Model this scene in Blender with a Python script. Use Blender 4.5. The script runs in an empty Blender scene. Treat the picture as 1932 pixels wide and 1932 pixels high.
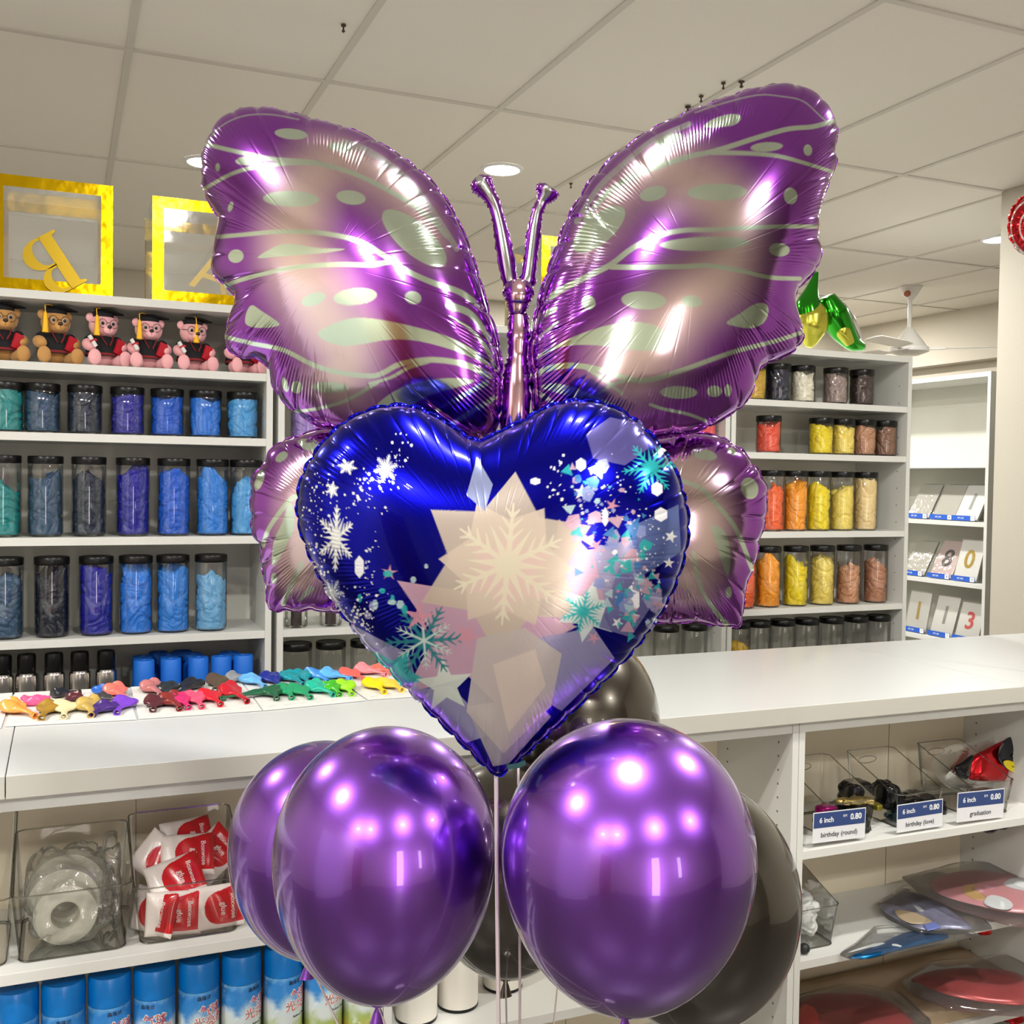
import bpy, bmesh, math, random
import numpy as np
from mathutils import Vector, Matrix, Euler
C = bpy.context.scene.collection
sc = bpy.context.scene
PI = math.pi
# ------------------------------------------------------------------ camera
CZ = 1.53
F, YAW, PITCH, ROLL = 1988.0, .4033, .0312, .0142
cy_, sy_ = math.cos(YAW), math.sin(YAW)
RB = Vector((cy_, -sy_, 0)); FH = Vector((sy_, cy_, 0)); UZ = Vector((0, 0, 1))
FW = FH*math.cos(PITCH) - UZ*math.sin(PITCH)
UP = UZ*math.cos(PITCH) + FH*math.sin(PITCH)
cx = RB*math.cos(ROLL) + UP*math.sin(ROLL)
cyv = -RB*math.sin(ROLL) + UP*math.cos(ROLL)
cam = bpy.data.cameras.new('camera'); cam_o = bpy.data.objects.new('camera', cam); C.objects.link(cam_o)
cam.sensor_width = 36; cam.lens = F/1932*36; cam.clip_start = .05; cam.clip_end = 60
M4 = Matrix((cx, cyv, -FW)).transposed().to_4x4(); M4.translation = (0, 0, CZ)
cam_o.matrix_world = M4
sc.camera = cam_o
# ------------------------------------------------------------------ world (overcast daylight outside the shop door) and exposure
w = bpy.data.worlds.new('daylight'); sc.world = w; w.use_nodes = True
w.node_tree.nodes['Background'].inputs[0].default_value = (1, .92, .84, 1)
w.node_tree.nodes['Background'].inputs[1].default_value = 6.0
sc.view_settings.view_transform = 'Standard'; sc.view_settings.look = 'None'
sc.view_settings.gamma = 1; sc.view_settings.exposure = 0.55
LAMP_W = 26.0

def P(u, v, D):
    """points of the vertical plane at forward distance D seen at photo coordinates u, v"""
    u = np.asarray(u, float); v = np.asarray(v, float)
    du = u-966; dv = v-966; c, s = math.cos(ROLL), math.sin(ROLL)
    x = (du*c+dv*s)/F; y = -(-du*s+dv*c)/F
    fw = math.cos(PITCH)+y*math.sin(PITCH); z = -math.sin(PITCH)+y*math.cos(PITCH)
    k = D/fw
    X = k*x*cy_ + k*fw*sy_; Y = -k*x*sy_ + k*fw*cy_
    return np.stack([X, Y, k*z+CZ], -1)
def PY(u, v, Y):
    a = P(u, v, 1.0); k = Y/a[..., 1]
    return np.stack([a[..., 0]*k, a[..., 1]*k, (a[..., 2]-CZ)*k+CZ], -1)
def PZ(u, v, z):
    a = P(u, v, 1.0); k = (z-CZ)/(a[..., 2]-CZ)
    return np.stack([a[..., 0]*k, a[..., 1]*k, (a[..., 2]-CZ)*k+CZ], -1)
def XatY(u, Y): return float(PY(u, 905, Y)[0])
# ------------------------------------------------------------------ materials
MATS = {}
def mat(name, col, rough=.5, metal=0, coat=0, coat_r=.03, emit=None, emit_s=0, bump=0, bscale=50, spec=.5, sheen=0, nvar=0, trans=0, bdetail=2):
    if name in MATS: return MATS[name]
    m = bpy.data.materials.new(name); m.use_nodes = True; MATS[name] = m
    N = m.node_tree.nodes; L = m.node_tree.links; b = N['Principled BSDF']
    b.inputs['Base Color'].default_value = (*col, 1); b.inputs['Roughness'].default_value = rough
    b.inputs['Metallic'].default_value = metal; b.inputs['Coat Weight'].default_value = coat
    b.inputs['Coat Roughness'].default_value = coat_r; b.inputs['Specular IOR Level'].default_value = spec
    if trans: b.inputs['Transmission Weight'].default_value = trans
    if sheen: b.inputs['Sheen Weight'].default_value = sheen; b.inputs['Sheen Roughness'].default_value = .4
    if emit: b.inputs['Emission Color'].default_value = (*emit, 1); b.inputs['Emission Strength'].default_value = emit_s
    if bump or nvar:
        tc = N.new('ShaderNodeTexCoord'); n = N.new('ShaderNodeTexNoise'); n.inputs['Scale'].default_value = bscale
        n.inputs['Detail'].default_value = bdetail
        L.new(tc.outputs['Object'], n.inputs['Vector'])
        if bump:
            bp = N.new('ShaderNodeBump'); bp.inputs['Strength'].default_value = bump; bp.inputs['Distance'].default_value = .002
            L.new(n.outputs['Fac'], bp.inputs['Height']); L.new(bp.outputs['Normal'], b.inputs['Normal'])
        if nvar:
            mx = N.new('ShaderNodeMix'); mx.data_type = 'RGBA'; mx.inputs['A'].default_value = (*[c*(1-nvar) for c in col], 1)
            mx.inputs['B'].default_value = (*[min(1, c*(1+nvar)) for c in col], 1)
            L.new(n.outputs['Fac'], mx.inputs['Factor']); L.new(mx.outputs['Result'], b.inputs['Base Color'])
    return m
def clear(name, tint=(1, 1, 1), refl=.03, rough=.03, haze=0, hazecol=(.9, .9, .88), bump=0, bscale=30):
    """thin clear plastic: see-through with a fresnel reflection, optionally a milky share"""
    if name in MATS: return MATS[name]
    m = bpy.data.materials.new(name); m.use_nodes = True; MATS[name] = m
    N = m.node_tree.nodes; L = m.node_tree.links; N.clear()
    out = N.new('ShaderNodeOutputMaterial'); t = N.new('ShaderNodeBsdfTransparent'); t.inputs[0].default_value = (*tint, 1)
    g = N.new('ShaderNodeBsdfGlossy'); g.inputs['Roughness'].default_value = rough
    fr = N.new('ShaderNodeLayerWeight'); fr.inputs['Blend'].default_value = .25
    mp = N.new('ShaderNodeMapRange'); mp.inputs['To Min'].default_value = refl; mp.inputs['To Max'].default_value = .9
    mp.inputs['From Min'].default_value = .05; mp.inputs['From Max'].default_value = 1.1
    L.new(fr.outputs['Fresnel'], mp.inputs['Value'])
    mix = N.new('ShaderNodeMixShader'); L.new(mp.outputs[0], mix.inputs[0]); L.new(t.outputs[0], mix.inputs[1]); L.new(g.outputs[0], mix.inputs[2])
    last = mix
    if bump:
        tc = N.new('ShaderNodeTexCoord'); n = N.new('ShaderNodeTexNoise'); n.inputs['Scale'].default_value = bscale; n.inputs['Detail'].default_value = 3; L.new(tc.outputs['Object'], n.inputs['Vector'])
        bp = N.new('ShaderNodeBump'); bp.inputs['Strength'].default_value = bump; bp.inputs['Distance'].default_value = .004; L.new(n.outputs['Fac'], bp.inputs['Height']); L.new(bp.outputs['Normal'], g.inputs['Normal'])
    if haze:
        d = N.new('ShaderNodeBsdfDiffuse'); d.inputs[0].default_value = (*hazecol, 1)
        m2 = N.new('ShaderNodeMixShader'); m2.inputs[0].default_value = haze
        L.new(mix.outputs[0], m2.inputs[1]); L.new(d.outputs[0], m2.inputs[2]); last = m2
    L.new(last.outputs[0], out.inputs[0])
    return m
def objcol_mat(name, rough=.45, bump=.4, bscale=60, coat=0, metal=0, spec=.4, sub=0):
    if name in MATS: return MATS[name]
    m = mat(name, (1, 1, 1), rough, metal, coat=coat, bump=bump, bscale=bscale, spec=spec)
    oi = m.node_tree.nodes.new('ShaderNodeObjectInfo')
    m.node_tree.links.new(oi.outputs['Color'], m.node_tree.nodes['Principled BSDF'].inputs['Base Color'])
    return m
WHITE = mat('white_laminate', (.66, .66, .62), .42, bump=.03, bscale=300, spec=.35)
WTOP = mat('white_worktop', (.57, .58, .575), .32, spec=.5)
WALL = mat('cream_wall_paint', (.55, .505, .42), .7, bump=.08, bscale=80)
BLACKP = mat('black_plastic', (.004, .004, .004), .3, spec=.3)
CLEAR = clear('clear_plastic')
CLEARJ = clear('clear_jar_plastic', refl=.085)
CLEARB = clear('clear_bin_plastic', (1, 1, .99), .035)
GOLD = mat('gold_foil_card', (.66, .42, .005), .16, 1, bump=.6, bscale=22)
SILV = mat('silver_metal', (.75, .74, .72), .25, 1)
# ------------------------------------------------------------------ mesh helpers
def tag(o, label=None, cat=None, group=None, kind=None):
    if label: o['label'] = label
    if cat: o['category'] = cat
    if group: o['group'] = group
    if kind: o['kind'] = kind
    return o
def empty(name, loc, rz=0, label=None, cat=None, group=None):
    o = bpy.data.objects.new(name, None); o.location = loc; o.rotation_euler = (0, 0, rz); C.objects.link(o)
    o.empty_display_size = .02
    return tag(o, label, cat, group)
class MB:
    def __init__(s): s.v = []; s.f = []; s.m = []; s.sm = []
    def add(s, v, f, mi=0, smooth=False):
        n = len(s.v); s.v += [tuple(map(float, p)) for p in v]; s.f += [tuple(i+n for i in q) for q in f]
        s.m += [mi]*len(f); s.sm += [smooth]*len(f); return s
    def box(s, a, b, mi=0, mtx=None):
        x0, y0, z0 = a; x1, y1, z1 = b
        v = [(x0,y0,z0),(x1,y0,z0),(x1,y1,z0),(x0,y1,z0),(x0,y0,z1),(x1,y0,z1),(x1,y1,z1),(x0,y1,z1)]
        if mtx: v = [tuple(mtx @ Vector(p)) for p in v]
        return s.add(v, [(0,3,2,1),(4,5,6,7),(0,1,5,4),(1,2,6,5),(2,3,7,6),(3,0,4,7)], mi)
    def lathe(s, prof, n=32, mi=0, mtx=None, cap0=True, cap1=True, sx=1, sy=1):
        v = []
        for r, z in prof:
            for i in range(n):
                a = 2*PI*i/n; v.append((r*math.cos(a)*sx, r*math.sin(a)*sy, z))
        f = []
        for j in range(len(prof)-1):
            for i in range(n):
                k = (i+1) % n; f.append((j*n+i, j*n+k, (j+1)*n+k, (j+1)*n+i))
        if cap0: f.append(tuple(range(n-1, -1, -1)))
        if cap1: f.append(tuple((len(prof)-1)*n+i for i in range(n)))
        if mtx: v = [tuple(mtx @ Vector(p)) for p in v]
        return s.add(v, f, mi, True)
    def ell(s, c, r, n=16, mi=0, rot=None):
        prof = [(math.sin(PI*j/n), -math.cos(PI*j/n)) for j in range(n+1)]; prof[0] = (.001, -1); prof[-1] = (.001, 1)
        if isinstance(r, (int, float)): r = (r, r, r)
        m = Matrix.Translation(c) @ (Euler(rot).to_matrix().to_4x4() if rot else Matrix()) @ Matrix.Diagonal((*r, 1))
        return s.lathe(prof, n*2 if n < 12 else 24, mi, m)
    def tube(s, pts, rad, n=8, mi=0, caps=True, flat=1.0):
        pts = [Vector(p) for p in pts]; v = []; f = []; L = len(pts)
        if not hasattr(rad, '__len__'): rad = [rad]*L
        ref = None
        for i, p in enumerate(pts):
            t = (pts[min(i+1, L-1)]-pts[max(i-1, 0)]).normalized()
            if ref is None: ref = t.orthogonal().normalized()
            a = (ref - t*ref.dot(t)).normalized(); ref = a; b = t.cross(a)
            for k in range(n):
                an = 2*PI*k/n; v.append(p + a*math.cos(an)*rad[i] + b*math.sin(an)*rad[i]*flat)
        for i in range(L-1):
            for k in range(n):
                q = (k+1) % n; f.append((i*n+k, i*n+q, (i+1)*n+q, (i+1)*n+k))
        if caps: f.append(tuple(range(n-1, -1, -1))); f.append(tuple((L-1)*n+k for k in range(n)))
        return s.add(v, f, mi, True)
    def prism(s, poly, z0, z1, mi=0, mtx=None, smooth=False):
        n = len(poly); v = [(x, y, z0) for x, y in poly]+[(x, y, z1) for x, y in poly]
        f = [tuple(range(n-1, -1, -1)), tuple(range(n, 2*n))]+[(i, (i+1) % n, n+(i+1) % n, n+i) for i in range(n)]
        if mtx: v = [tuple(mtx @ Vector(p)) for p in v]
        return s.add(v, f, mi, smooth)
    def build(s, name, mats, parent=None, bevel=0, auto=True):
        me = bpy.data.meshes.new(name); me.from_pydata(s.v, [], s.f)
        if not isinstance(mats, (list, tuple)): mats = [mats]
        for m in mats: me.materials.append(m)
        me.polygons.foreach_set('material_index', s.m); me.polygons.foreach_set('use_smooth', s.sm); me.update()
        if any(s.sm) and auto:
            try: me.set_sharp_from_angle(angle=.7)
            except Exception: pass
        o = bpy.data.objects.new(name, me); C.objects.link(o)
        if parent is not None: o.parent = parent
        if bevel:
            bv = o.modifiers.new('bevel', 'BEVEL'); bv.width = bevel; bv.segments = 2; bv.limit_method = 'ANGLE'
        return o
def npmesh(name, V, Fq, mats, parent=None, col=None, smooth=True, mi=None):
    me = bpy.data.meshes.new(name); V = np.asarray(V, np.float32)
    me.vertices.add(len(V)); me.vertices.foreach_set('co', V.ravel())
    Fq = np.asarray(Fq, np.int32); k = Fq.shape[1]
    me.loops.add(Fq.size); me.loops.foreach_set('vertex_index', Fq.ravel())
    me.polygons.add(len(Fq)); me.polygons.foreach_set('loop_start', np.arange(0, Fq.size, k, dtype=np.int32))
    try: me.polygons.foreach_set('loop_total', np.full(len(Fq), k, np.int32))
    except Exception: pass
    me.polygons.foreach_set('use_smooth', np.full(len(Fq), smooth))
    for m in (mats if isinstance(mats, (list, tuple)) else [mats]): me.materials.append(m)
    if mi is not None: me.polygons.foreach_set('material_index', np.asarray(mi, np.int32))
    if col is not None:
        at = me.color_attributes.new('print', 'FLOAT_COLOR', 'POINT'); at.data.foreach_set('color', np.asarray(col, np.float32).ravel())
    me.update(calc_edges=True); me.validate()
    o = bpy.data.objects.new(name, me); C.objects.link(o)
    if parent is not None: o.parent = parent
    return o
def dup(root, loc=None, rz=None, rot=None, scale=None, color=None):
    r = root.copy(); C.objects.link(r)
    if loc is not None: r.location = loc
    if rz is not None: r.rotation_euler = (0, 0, rz)
    if rot is not None: r.rotation_euler = rot
    if scale is not None: r.scale = scale
    if color is not None: r.color = (*color, 1)
    for ch in list(root.children):
        c = ch.copy(); C.objects.link(c); c.parent = r
        for g in list(ch.children):
            d = g.copy(); C.objects.link(d); d.parent = c
    return r
def text_mesh(name, s, size, m, parent=None, mtx=None, extrude=.0006, align='CENTER', bold=0, shear=0, spacing=1):
    cu = bpy.data.curves.new(name, 'FONT'); cu.body = s; cu.size = size; cu.extrude = extrude; cu.align_x = align; cu.align_y = 'CENTER'
    cu.offset = bold; cu.shear = shear; cu.resolution_u = 3; cu.space_line = spacing
    o = bpy.data.objects.new(name+'_tmp', cu); C.objects.link(o)
    dg = bpy.context.evaluated_depsgraph_get()
    me = bpy.data.meshes.new_from_object(o.evaluated_get(dg)); bpy.data.objects.remove(o)
    me.name = name; me.materials.clear(); me.materials.append(m)
    if mtx is not None: me.transform(mtx)
    q = bpy.data.objects.new(name, me); C.objects.link(q)
    if parent is not None: q.parent = parent
    return q
rng = np.random.RandomState(7)
def wavenoise(p, k, seed, n=14):
    r = np.random.RandomState(seed); out = np.zeros(len(p))
    for i in range(n):
        d = r.normal(size=3); d *= k*(.6+.9*r.rand())/np.linalg.norm(d); out += np.sin(p@d + r.rand()*6.28)
    return out/math.sqrt(n)
def ORD(i): return ['leftmost', 'second from left', 'third from left', 'fourth from left', 'fifth from left', 'sixth from left', 'seventh from left', 'eighth from left', 'ninth from left'][i]
# ================================================================== SETTING
HC = CZ+1.298
X0, X1, Y0_, Y1_ = -2.6, 6.2, -3.2, 7.15
def struct(mb, name, m, bevel=0): return tag(mb.build(name, m, bevel=bevel), kind='structure')
fl = mat('dark_vinyl_floor', (.09, .08, .07), .35, bump=.05, bscale=12, nvar=.2)
struct(MB().box((X0-.1, Y0_-.1, -.05), (X1+.1, Y1_+.1, 0)), 'floor', fl)
ceil_m = mat('ceiling_board', (.83, .79, .715), .8, bump=.12, bscale=140, nvar=.03)
struct(MB().box((X0-.1, Y0_-.1, HC), (X1+.1, Y1_+.1, HC+.05)), 'ceiling', ceil_m)
bar_m = mat('ceiling_tbar_paint', (.62, .59, .53), .5)
gx0, gdx, gy0, gdy = .1861, .6103, 3.4641, 1.2222
mb = MB()
for k in range(-5, 10):
    x = gx0+k*gdx
    if X0 < x < X1: mb.box((x-.011, Y0_, HC-.005), (x+.011, Y1_, HC))
for k in range(-6, 4):
    y = gy0+k*gdy
    if Y0_ < y < Y1_: mb.box((X0, y-.011, HC-.0055), (X1, y+.011, HC-.0001))
struct(mb, 'trim_1', bar_m)
struct(MB().box((X0-.12, Y0_-.1, 0), (X0, Y1_+.1, HC)), 'wall_left', WALL)
struct(MB().box((X0, Y1_, 0), (X1, Y1_+.12, HC)), 'wall_back', WALL)
mb = MB().box((X1, Y0_-.1, 0), (X1+.12, Y1_+.1, HC)).box((X1-.12, Y0_, 2.44), (X1, Y1_, HC))
struct(mb, 'wall_right', WALL)
# partition beside the counter
struct(MB().box((3.8, -1.2, 0), (3.92, 3.4677, HC)), 'wall_partition', mat('beige_wall_paint', (.47, .435, .36), .7, bump=.08, bscale=80), bevel=.004)
# shop front behind the camera: wall with a doorway and a display window
mb = MB()
mb.box((X0, Y0_-.12, 0), (-.18, Y0_, HC)).box((.42, Y0_-.12, 0), (1.5, Y0_, HC)).box((1.85, Y0_-.12, 0), (X1, Y0_, HC))
mb.box((-.18, Y0_-.12, 2.15), (.42, Y0_, HC)).box((1.5, Y0_-.12, 2.0), (1.85, Y0_, HC)).box((1.5, Y0_-.12, 0), (1.85, Y0_, .85))
struct(mb, 'wall_front', WALL)
fr_m = mat('aluminium_frame', (.5, .5, .5), .4, .8)
def glazing(name, x0, x1, z0, z1, cols):
    fr = MB(); t = .05
    fr.box((x0, Y0_-.08, z0), (x0+t, Y0_-.03, z1)).box((x1-t, Y0_-.08, z0), (x1, Y0_-.03, z1)).box((x0+t, Y0_-.08, z1-t), (x1-t, Y0_-.03, z1)).box((x0+t, Y0_-.08, z0), (x1-t, Y0_-.03, z0+t))
    for k in range(1, cols): x = x0+(x1-x0)*k/cols; fr.box((x-.025, Y0_-.08, z0+t), (x+.025, Y0_-.03, z1-t))
    o = struct(fr, name, fr_m)
    MB().box((x0+t, Y0_-.058, z0+t), (x1-t, Y0_-.052, z1-t)).build('glass_pane', clear('window_glass'), o)
glazing('door_1', -.18, .42, 0, 2.15, 1); glazing('window_1', 1.5, 1.85, .85, 2.0, 1)
wood = mat('brown_wood_door', (.22, .085, .03), .45, bump=.1, bscale=20, nvar=.3)
o = struct(MB().box((X0, -2.35, 0), (X0+.04, -1.45, 2.1)), 'door_2', wood)
MB().tube([(X0+.04, -1.55, 1.0), (X0+.1, -1.55, 1.0), (X0+.1, -1.68, 1.0)], .01).build('door_handle', SILV, o)
cab = empty('tall_cupboard', (X0+.25, .3, 0), 0, 'tall white cupboard against the left wall beside the brown door', 'cupboard')
MB().box((-.24, -.75, 0), (.2, .75, 1.98)).build('carcass', WHITE, cab)
for sgn in (-1, 1):
    d = MB().box((.2, -.74 if sgn < 0 else .005, .04), (.22, -.005 if sgn < 0 else .74, 1.95)).build('door', WHITE, cab)
    MB().tube([(.24, sgn*.06, .95), (.24, sgn*.06, 1.15)], .006).build('handle', SILV, d)
# ceiling hooks and specks
hk = mat('rusty_metal', (.06, .035, .02), .6)
for i, (u, v, lab) in enumerate([(648, 47, 'small dark hook in the ceiling above the left butterfly wing'), (1298, 201, 'dark metal hook in the ceiling grid, nearest the right wing edge'),
        (1323, 181, 'tiny dark hook in the ceiling, between two other hooks'), (1365, 156, 'tiny dark hook in the ceiling, uppermost of the cluster'), (1399, 153, 'dark hook beside the ceiling grid bar above the right wing'), (1077, 346, 'flat grey clip on the ceiling grid right of the lamp')]):
    p = PZ(u, v, HC-.004); r = .011 if i in (1, 4) else .008
    tag(MB().lathe([(r, 0), (r*.9, -.004), (r*.3, -.006), (r*.3, -.014), (r*.7, -.018), (r*.2, -.022)], 10, mtx=Matrix.Translation(p)).build('ceiling_hook', hk), lab, 'hook', 'hooks in the ceiling')
# ------------------------------------------------------------------ downlights
lens_m = mat('lamp_diffuser', (1, 1, 1), .5, emit=(.98, .98, 1), emit_s=26)
ring_m = mat('lamp_ring_white', (.8, .8, .8), .4)
def downlight(x, y, lab, r=.074):
    t = empty('ceiling_downlight', (x, y, HC), 0, lab, 'ceiling light', 'round recessed downlights')
    MB().lathe([(r+.014, -.0005), (r+.013, -.006), (r, -.009), (r-.001, -.0005)], 40, cap0=False, cap1=False).build('trim_ring', ring_m, t)
    MB().lathe([(r, -.004), (.01, -.0065)], 40, cap0=False).build('diffuser', lens_m, t)
    l = bpy.data.lights.new('downlight_lamp', 'AREA'); l.shape = 'DISK'; l.size = .13; l.energy = LAMP_W; l.color = (1, .985, .94)
    lo = bpy.data.objects.new('downlight_lamp', l); C.objects.link(lo); lo.parent = t; lo.location = (0, 0, -.012)
p0 = PZ(947, 318, HC)
downlight(p0[0], p0[1], 'round glowing downlight between the two antennae and the left wing')
p1 = PZ(1884, 450, HC)
downlight(p1[0], p1[1], 'round glowing downlight by the edge of the right partition wall')
p2 = PZ(388, 304, HC)
downlight(p2[0], p2[1], 'round downlight peeping out behind the left wing edge')
for x, y, lab in [(-2.0, -.9, 'added downlight brightening the tall white cupboard beside the brown door'), (3.1, 4.05, 'downlight hidden behind the upper right wing'), (-1.2, 3.2, 'downlight beyond the left picture edge over the shelves'),  # lamp by the cupboard is an added one, only to brighten the cupboard
        (-1.35, 1.1, 'downlight over the shop floor, left of the bouquet'), (.45, .75, 'downlight over the shop floor, just before the bouquet'), (2.3, 1.2, 'downlight over the right end of the counter'),
        (-1.35, -1.3, 'downlight over the shop floor near the cupboard'), (.45, -1.5, 'downlight before the glass shop door'), (2.3, -1.3, 'downlight before the display window'), (3.1, 6.3, 'downlight in the far room behind the bookcases'), (5.2, 6.4, 'downlight in the far right corner of the room')]:
    downlight(x, y, lab)
# ================================================================== FURNITURE
YS = 3.05; SH = [CZ+h for h in (.4775, .2906, .1055, -.1728, -.4452, -.712, -.98, -1.25)]
hole_m = mat('shelf_pin_hole', (.15, .14, .12), .8)
def bookcase(x0, lab, wdt=.8, group='white bookcases along the back aisle', ry=0, loc=None, hs=SH, depth=.28):
    t = empty('bookcase', loc or (x0+wdt/2, YS, 0), ry, lab, 'bookcase', group); h = wdt/2; top = hs[0]; th = .022
    for s in (-1, 1):
        a, b = sorted((s*h, s*(h-.018)))
        hb = MB().box((a, 0, 0), (b, depth, top)); xi = s*(h-.0182)
        for yy in (.045, .235):
            z = .3
            while z < top-.1:
                hb.lathe([(.0026, 0), (.0024, .0004)], 8, 1, mtx=Matrix.Translation((xi, yy, z)) @ Matrix.Rotation(-s*PI/2, 4, 'Y')); z += .064
        hb.build('side_panel', [WHITE, hole_m], t)
    for i, z in enumerate(hs):
        nm = 'top_board' if i == 0 else 'shelf_board'
        MB().box((-h+.018, .001, z-th), (h-.018, depth-.008, z)).build(nm, WHITE, t, bevel=.0008)
    MB().box((-h+.018, .003, 0), (h-.018, .018, .06)).build('plinth', WHITE, t)
    MB().box((-h+.004, depth-.006, .01), (h-.004, depth-.001, top-.004)).build('back_panel', mat('back_board', (.66, .65, .575), .6), t)
    return t
bookcase(-.247, 'white bookcase of blue balloon jars and graduation bears')
bookcase(.569, 'white bookcase behind the left lower wing, with the lavender jar', .77)
bookcase(1.343, 'white bookcase behind the right lower wing, mostly hidden', .77)
bookcase(2.119, 'white bookcase of yellow and orange balloon jars, right of the butterfly')
R0, RY = 3.957, 4.04
bookcase(0, 'white rack of bagged number packs beside the partition wall', group=None, ry=-PI/2, loc=(R0, RY, 0),
         hs=[CZ+h for h in (.532, .106, -.172, -.463, -.75, -1.05)])
# counter: shelf cabinets under a long white worktop
ZC = CZ-.4978; YC = 1.8954
def worktop(x0, x1, lab):
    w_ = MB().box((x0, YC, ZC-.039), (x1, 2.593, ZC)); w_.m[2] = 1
    return tag(w_.build('worktop', [WTOP, mat('worktop_front_shade', (.51, .495, .435), .4)], bevel=.0012), lab, 'worktop', 'white worktop lengths of the counter')  # front face is the same laminate, its shade painted in as darker beige
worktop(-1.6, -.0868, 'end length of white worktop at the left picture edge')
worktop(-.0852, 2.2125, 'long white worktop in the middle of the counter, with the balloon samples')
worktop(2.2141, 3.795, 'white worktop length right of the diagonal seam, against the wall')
YCB = YC+.018
def cabinet(x0, x1, shelves, lab):
    w_ = x1-x0; t = empty('shelf_cabinet', ((x0+x1)/2, YCB, 0), 0, lab, 'cabinet', 'open white cabinets under the counter'); h = w_/2; top = ZC-.0395; dp = .30
    for s in (-1, 1):
        a, b = sorted((s*h, s*(h-.0165)))
        hb = MB().box((a, 0, 0), (b, dp, top)); xi = s*(h-.0167)
        for yy in (.05, .25):
            z = .2
            while z < top-.05:
                hb.lathe([(.0028, 0), (.0026, .0004)], 8, 1, mtx=Matrix.Translation((xi, yy, z)) @ Matrix.Rotation(-s*PI/2, 4, 'Y')); z += .032
        hb.build('side_panel', [WHITE, hole_m], t)
    MB().box((-h+.0165, .002, top-.026), (h-.0165, dp-.006, top)).build('top_board', WHITE, t, bevel=.0008)
    for z in shelves:
        MB().box((-h+.0165, .002, z-.02), (h-.0165, dp-.006, z)).build('shelf_board', WHITE, t, bevel=.0008)
    bb = MB().box((-h+.004, dp-.005, .01), (h-.004, dp-.001, top-.004))
    k = -h+.2
    while k < h-.1: bb.box((k-.0007, dp-.0062, .02), (k+.0007, dp-.004, top-.03), 1); k += .335
    bb.build('back_panel', [mat('cream_back_board', (.70, .62, .48), .6), mat('groove', (.3, .26, .2), .8)], t)
    MB().box((-h+.0165, .02, 0), (h-.0165, .035, .07)).build('plinth', WHITE, t)
    return t
SA, SB = CZ-.836, CZ-1.09
cabinet(-.40, .563, [SA, SB, .2], 'open cabinet under the counter, with blue spray cans and clear bins')
cabinet(.5645, 1.5275, [SB, .2], 'open cabinet behind the balloons, with white rolls')
cabinet(1.529, 2.35, [SA, SB, .2], 'open cabinet at lower right, with priced bins and flat packs')
cabinet(2.352, 3.79, [SA, SB, .2], 'open cabinet beyond the right picture edge')
cabinet(-1.05, -.4015, [SA, SB, .2], 'open cabinet beyond the left picture edge')
tag(MB().box((-1.05, 2.53, 0), (3.79, 2.555, ZC-.0395)).build('counter_back_panel', WHITE), 'plain white panel carrying the rear edge of the counter', 'panel')
# ================================================================== JARS
def jar_proto(h, r=.0445):
    t = empty('storage_jar', (0, 0, 0))
    MB().lathe([(.002, .001), (r*.86, .001), (r*.96, .006), (r, .014), (r, h-.026), (r*.965, h-.02), (r*.93, h-.012)], 40, cap0=True, cap1=False).build('jar_body', CLEARJ, t)
    L = MB(); n = 72; v = []; 
    pr = [(r*.99, h-.021), (r*1.015, h-.0195), (r*1.015, h-.002), (r*.985, h), (r*.9, h+.0002), (r*.88, h-.0012), (.001, h-.0012)]
    L.lathe(pr, 48, cap0=True, cap1=True)
    L.build('lid', BLACKP, t)
    return t
def crumple(seed, hh, r=.0415, nt=96, nz=70):
    """crushed latex pushed against the jar wall: folded creases and a ragged top"""
    th = np.linspace(0, 2*PI, nt, endpoint=False)
    rows = []; R = np.random.RandomState(seed)
    lean = R.rand()*6.28
    for j in range(nz+14):
        if j < nz: zf = j/(nz-1); rr = np.ones(nt)
        else: k = (j-nz+1)/14; zf = 1.0; rr = np.full(nt, math.sqrt(max(0, 1-k**1.5)) if k < 1 else .02)
        x = np.cos(th)*rr; y = np.sin(th)*rr
        top = hh*(1 + .0)*np.ones(nt)
        rows.append(np.stack([x, y, np.full(nt, zf)], -1))
    G = np.array(rows); S = G.reshape(-1, 3)
    q = S*np.array([1, 1, hh/r*1.0])
    warp = np.stack([wavenoise(q, 2.2, seed+1), wavenoise(q, 2.2, seed+2), wavenoise(q, 2.2, seed+3)], -1)*.35
    n1 = np.abs(wavenoise(q+warp, 4.2, seed+4)); n2 = np.abs(wavenoise(q+warp*1.5, 9.0, seed+5))
    fold = np.clip(1-1.3*n1, 0, 1)**2*.6 + np.clip(1-1.5*n2, 0, 1)**2*.35
    tl = 1+.10*np.cos(np.arctan2(S[:, 1], S[:, 0])-lean) + .08*wavenoise(S*np.array([1, 1, 0])*1.0, 3.5, seed+6)
    isz = np.clip((S[:, 2]-.55)/.45, 0, 1)**1.5
    rad = 1-.26*fold
    X = S[:, 0]*r*rad; Y = S[:, 1]*r*rad; Z = .004+S[:, 2]*hh*(1+(tl-1)*isz)-isz*fold*.016
    rr2 = np.hypot(S[:, 0], S[:, 1]); Z += np.where(S[:, 2] > .999, (1-rr2)*.012, 0)
    V = np.stack([X, Y, Z], -1); H = len(rows); f = []
    for j in range(H-1):
        a = j*nt+np.arange(nt); b = j*nt+(np.arange(nt)+1) % nt; f.append(np.stack([a, b, b+nt, a+nt], -1))
    return V, np.concatenate(f)
LATEX = objcol_mat('crushed_latex', .42, bump=.6, bscale=70, spec=.45)
JS = jar_proto(.133); JT = jar_proto(.217)
CR = {}
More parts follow.
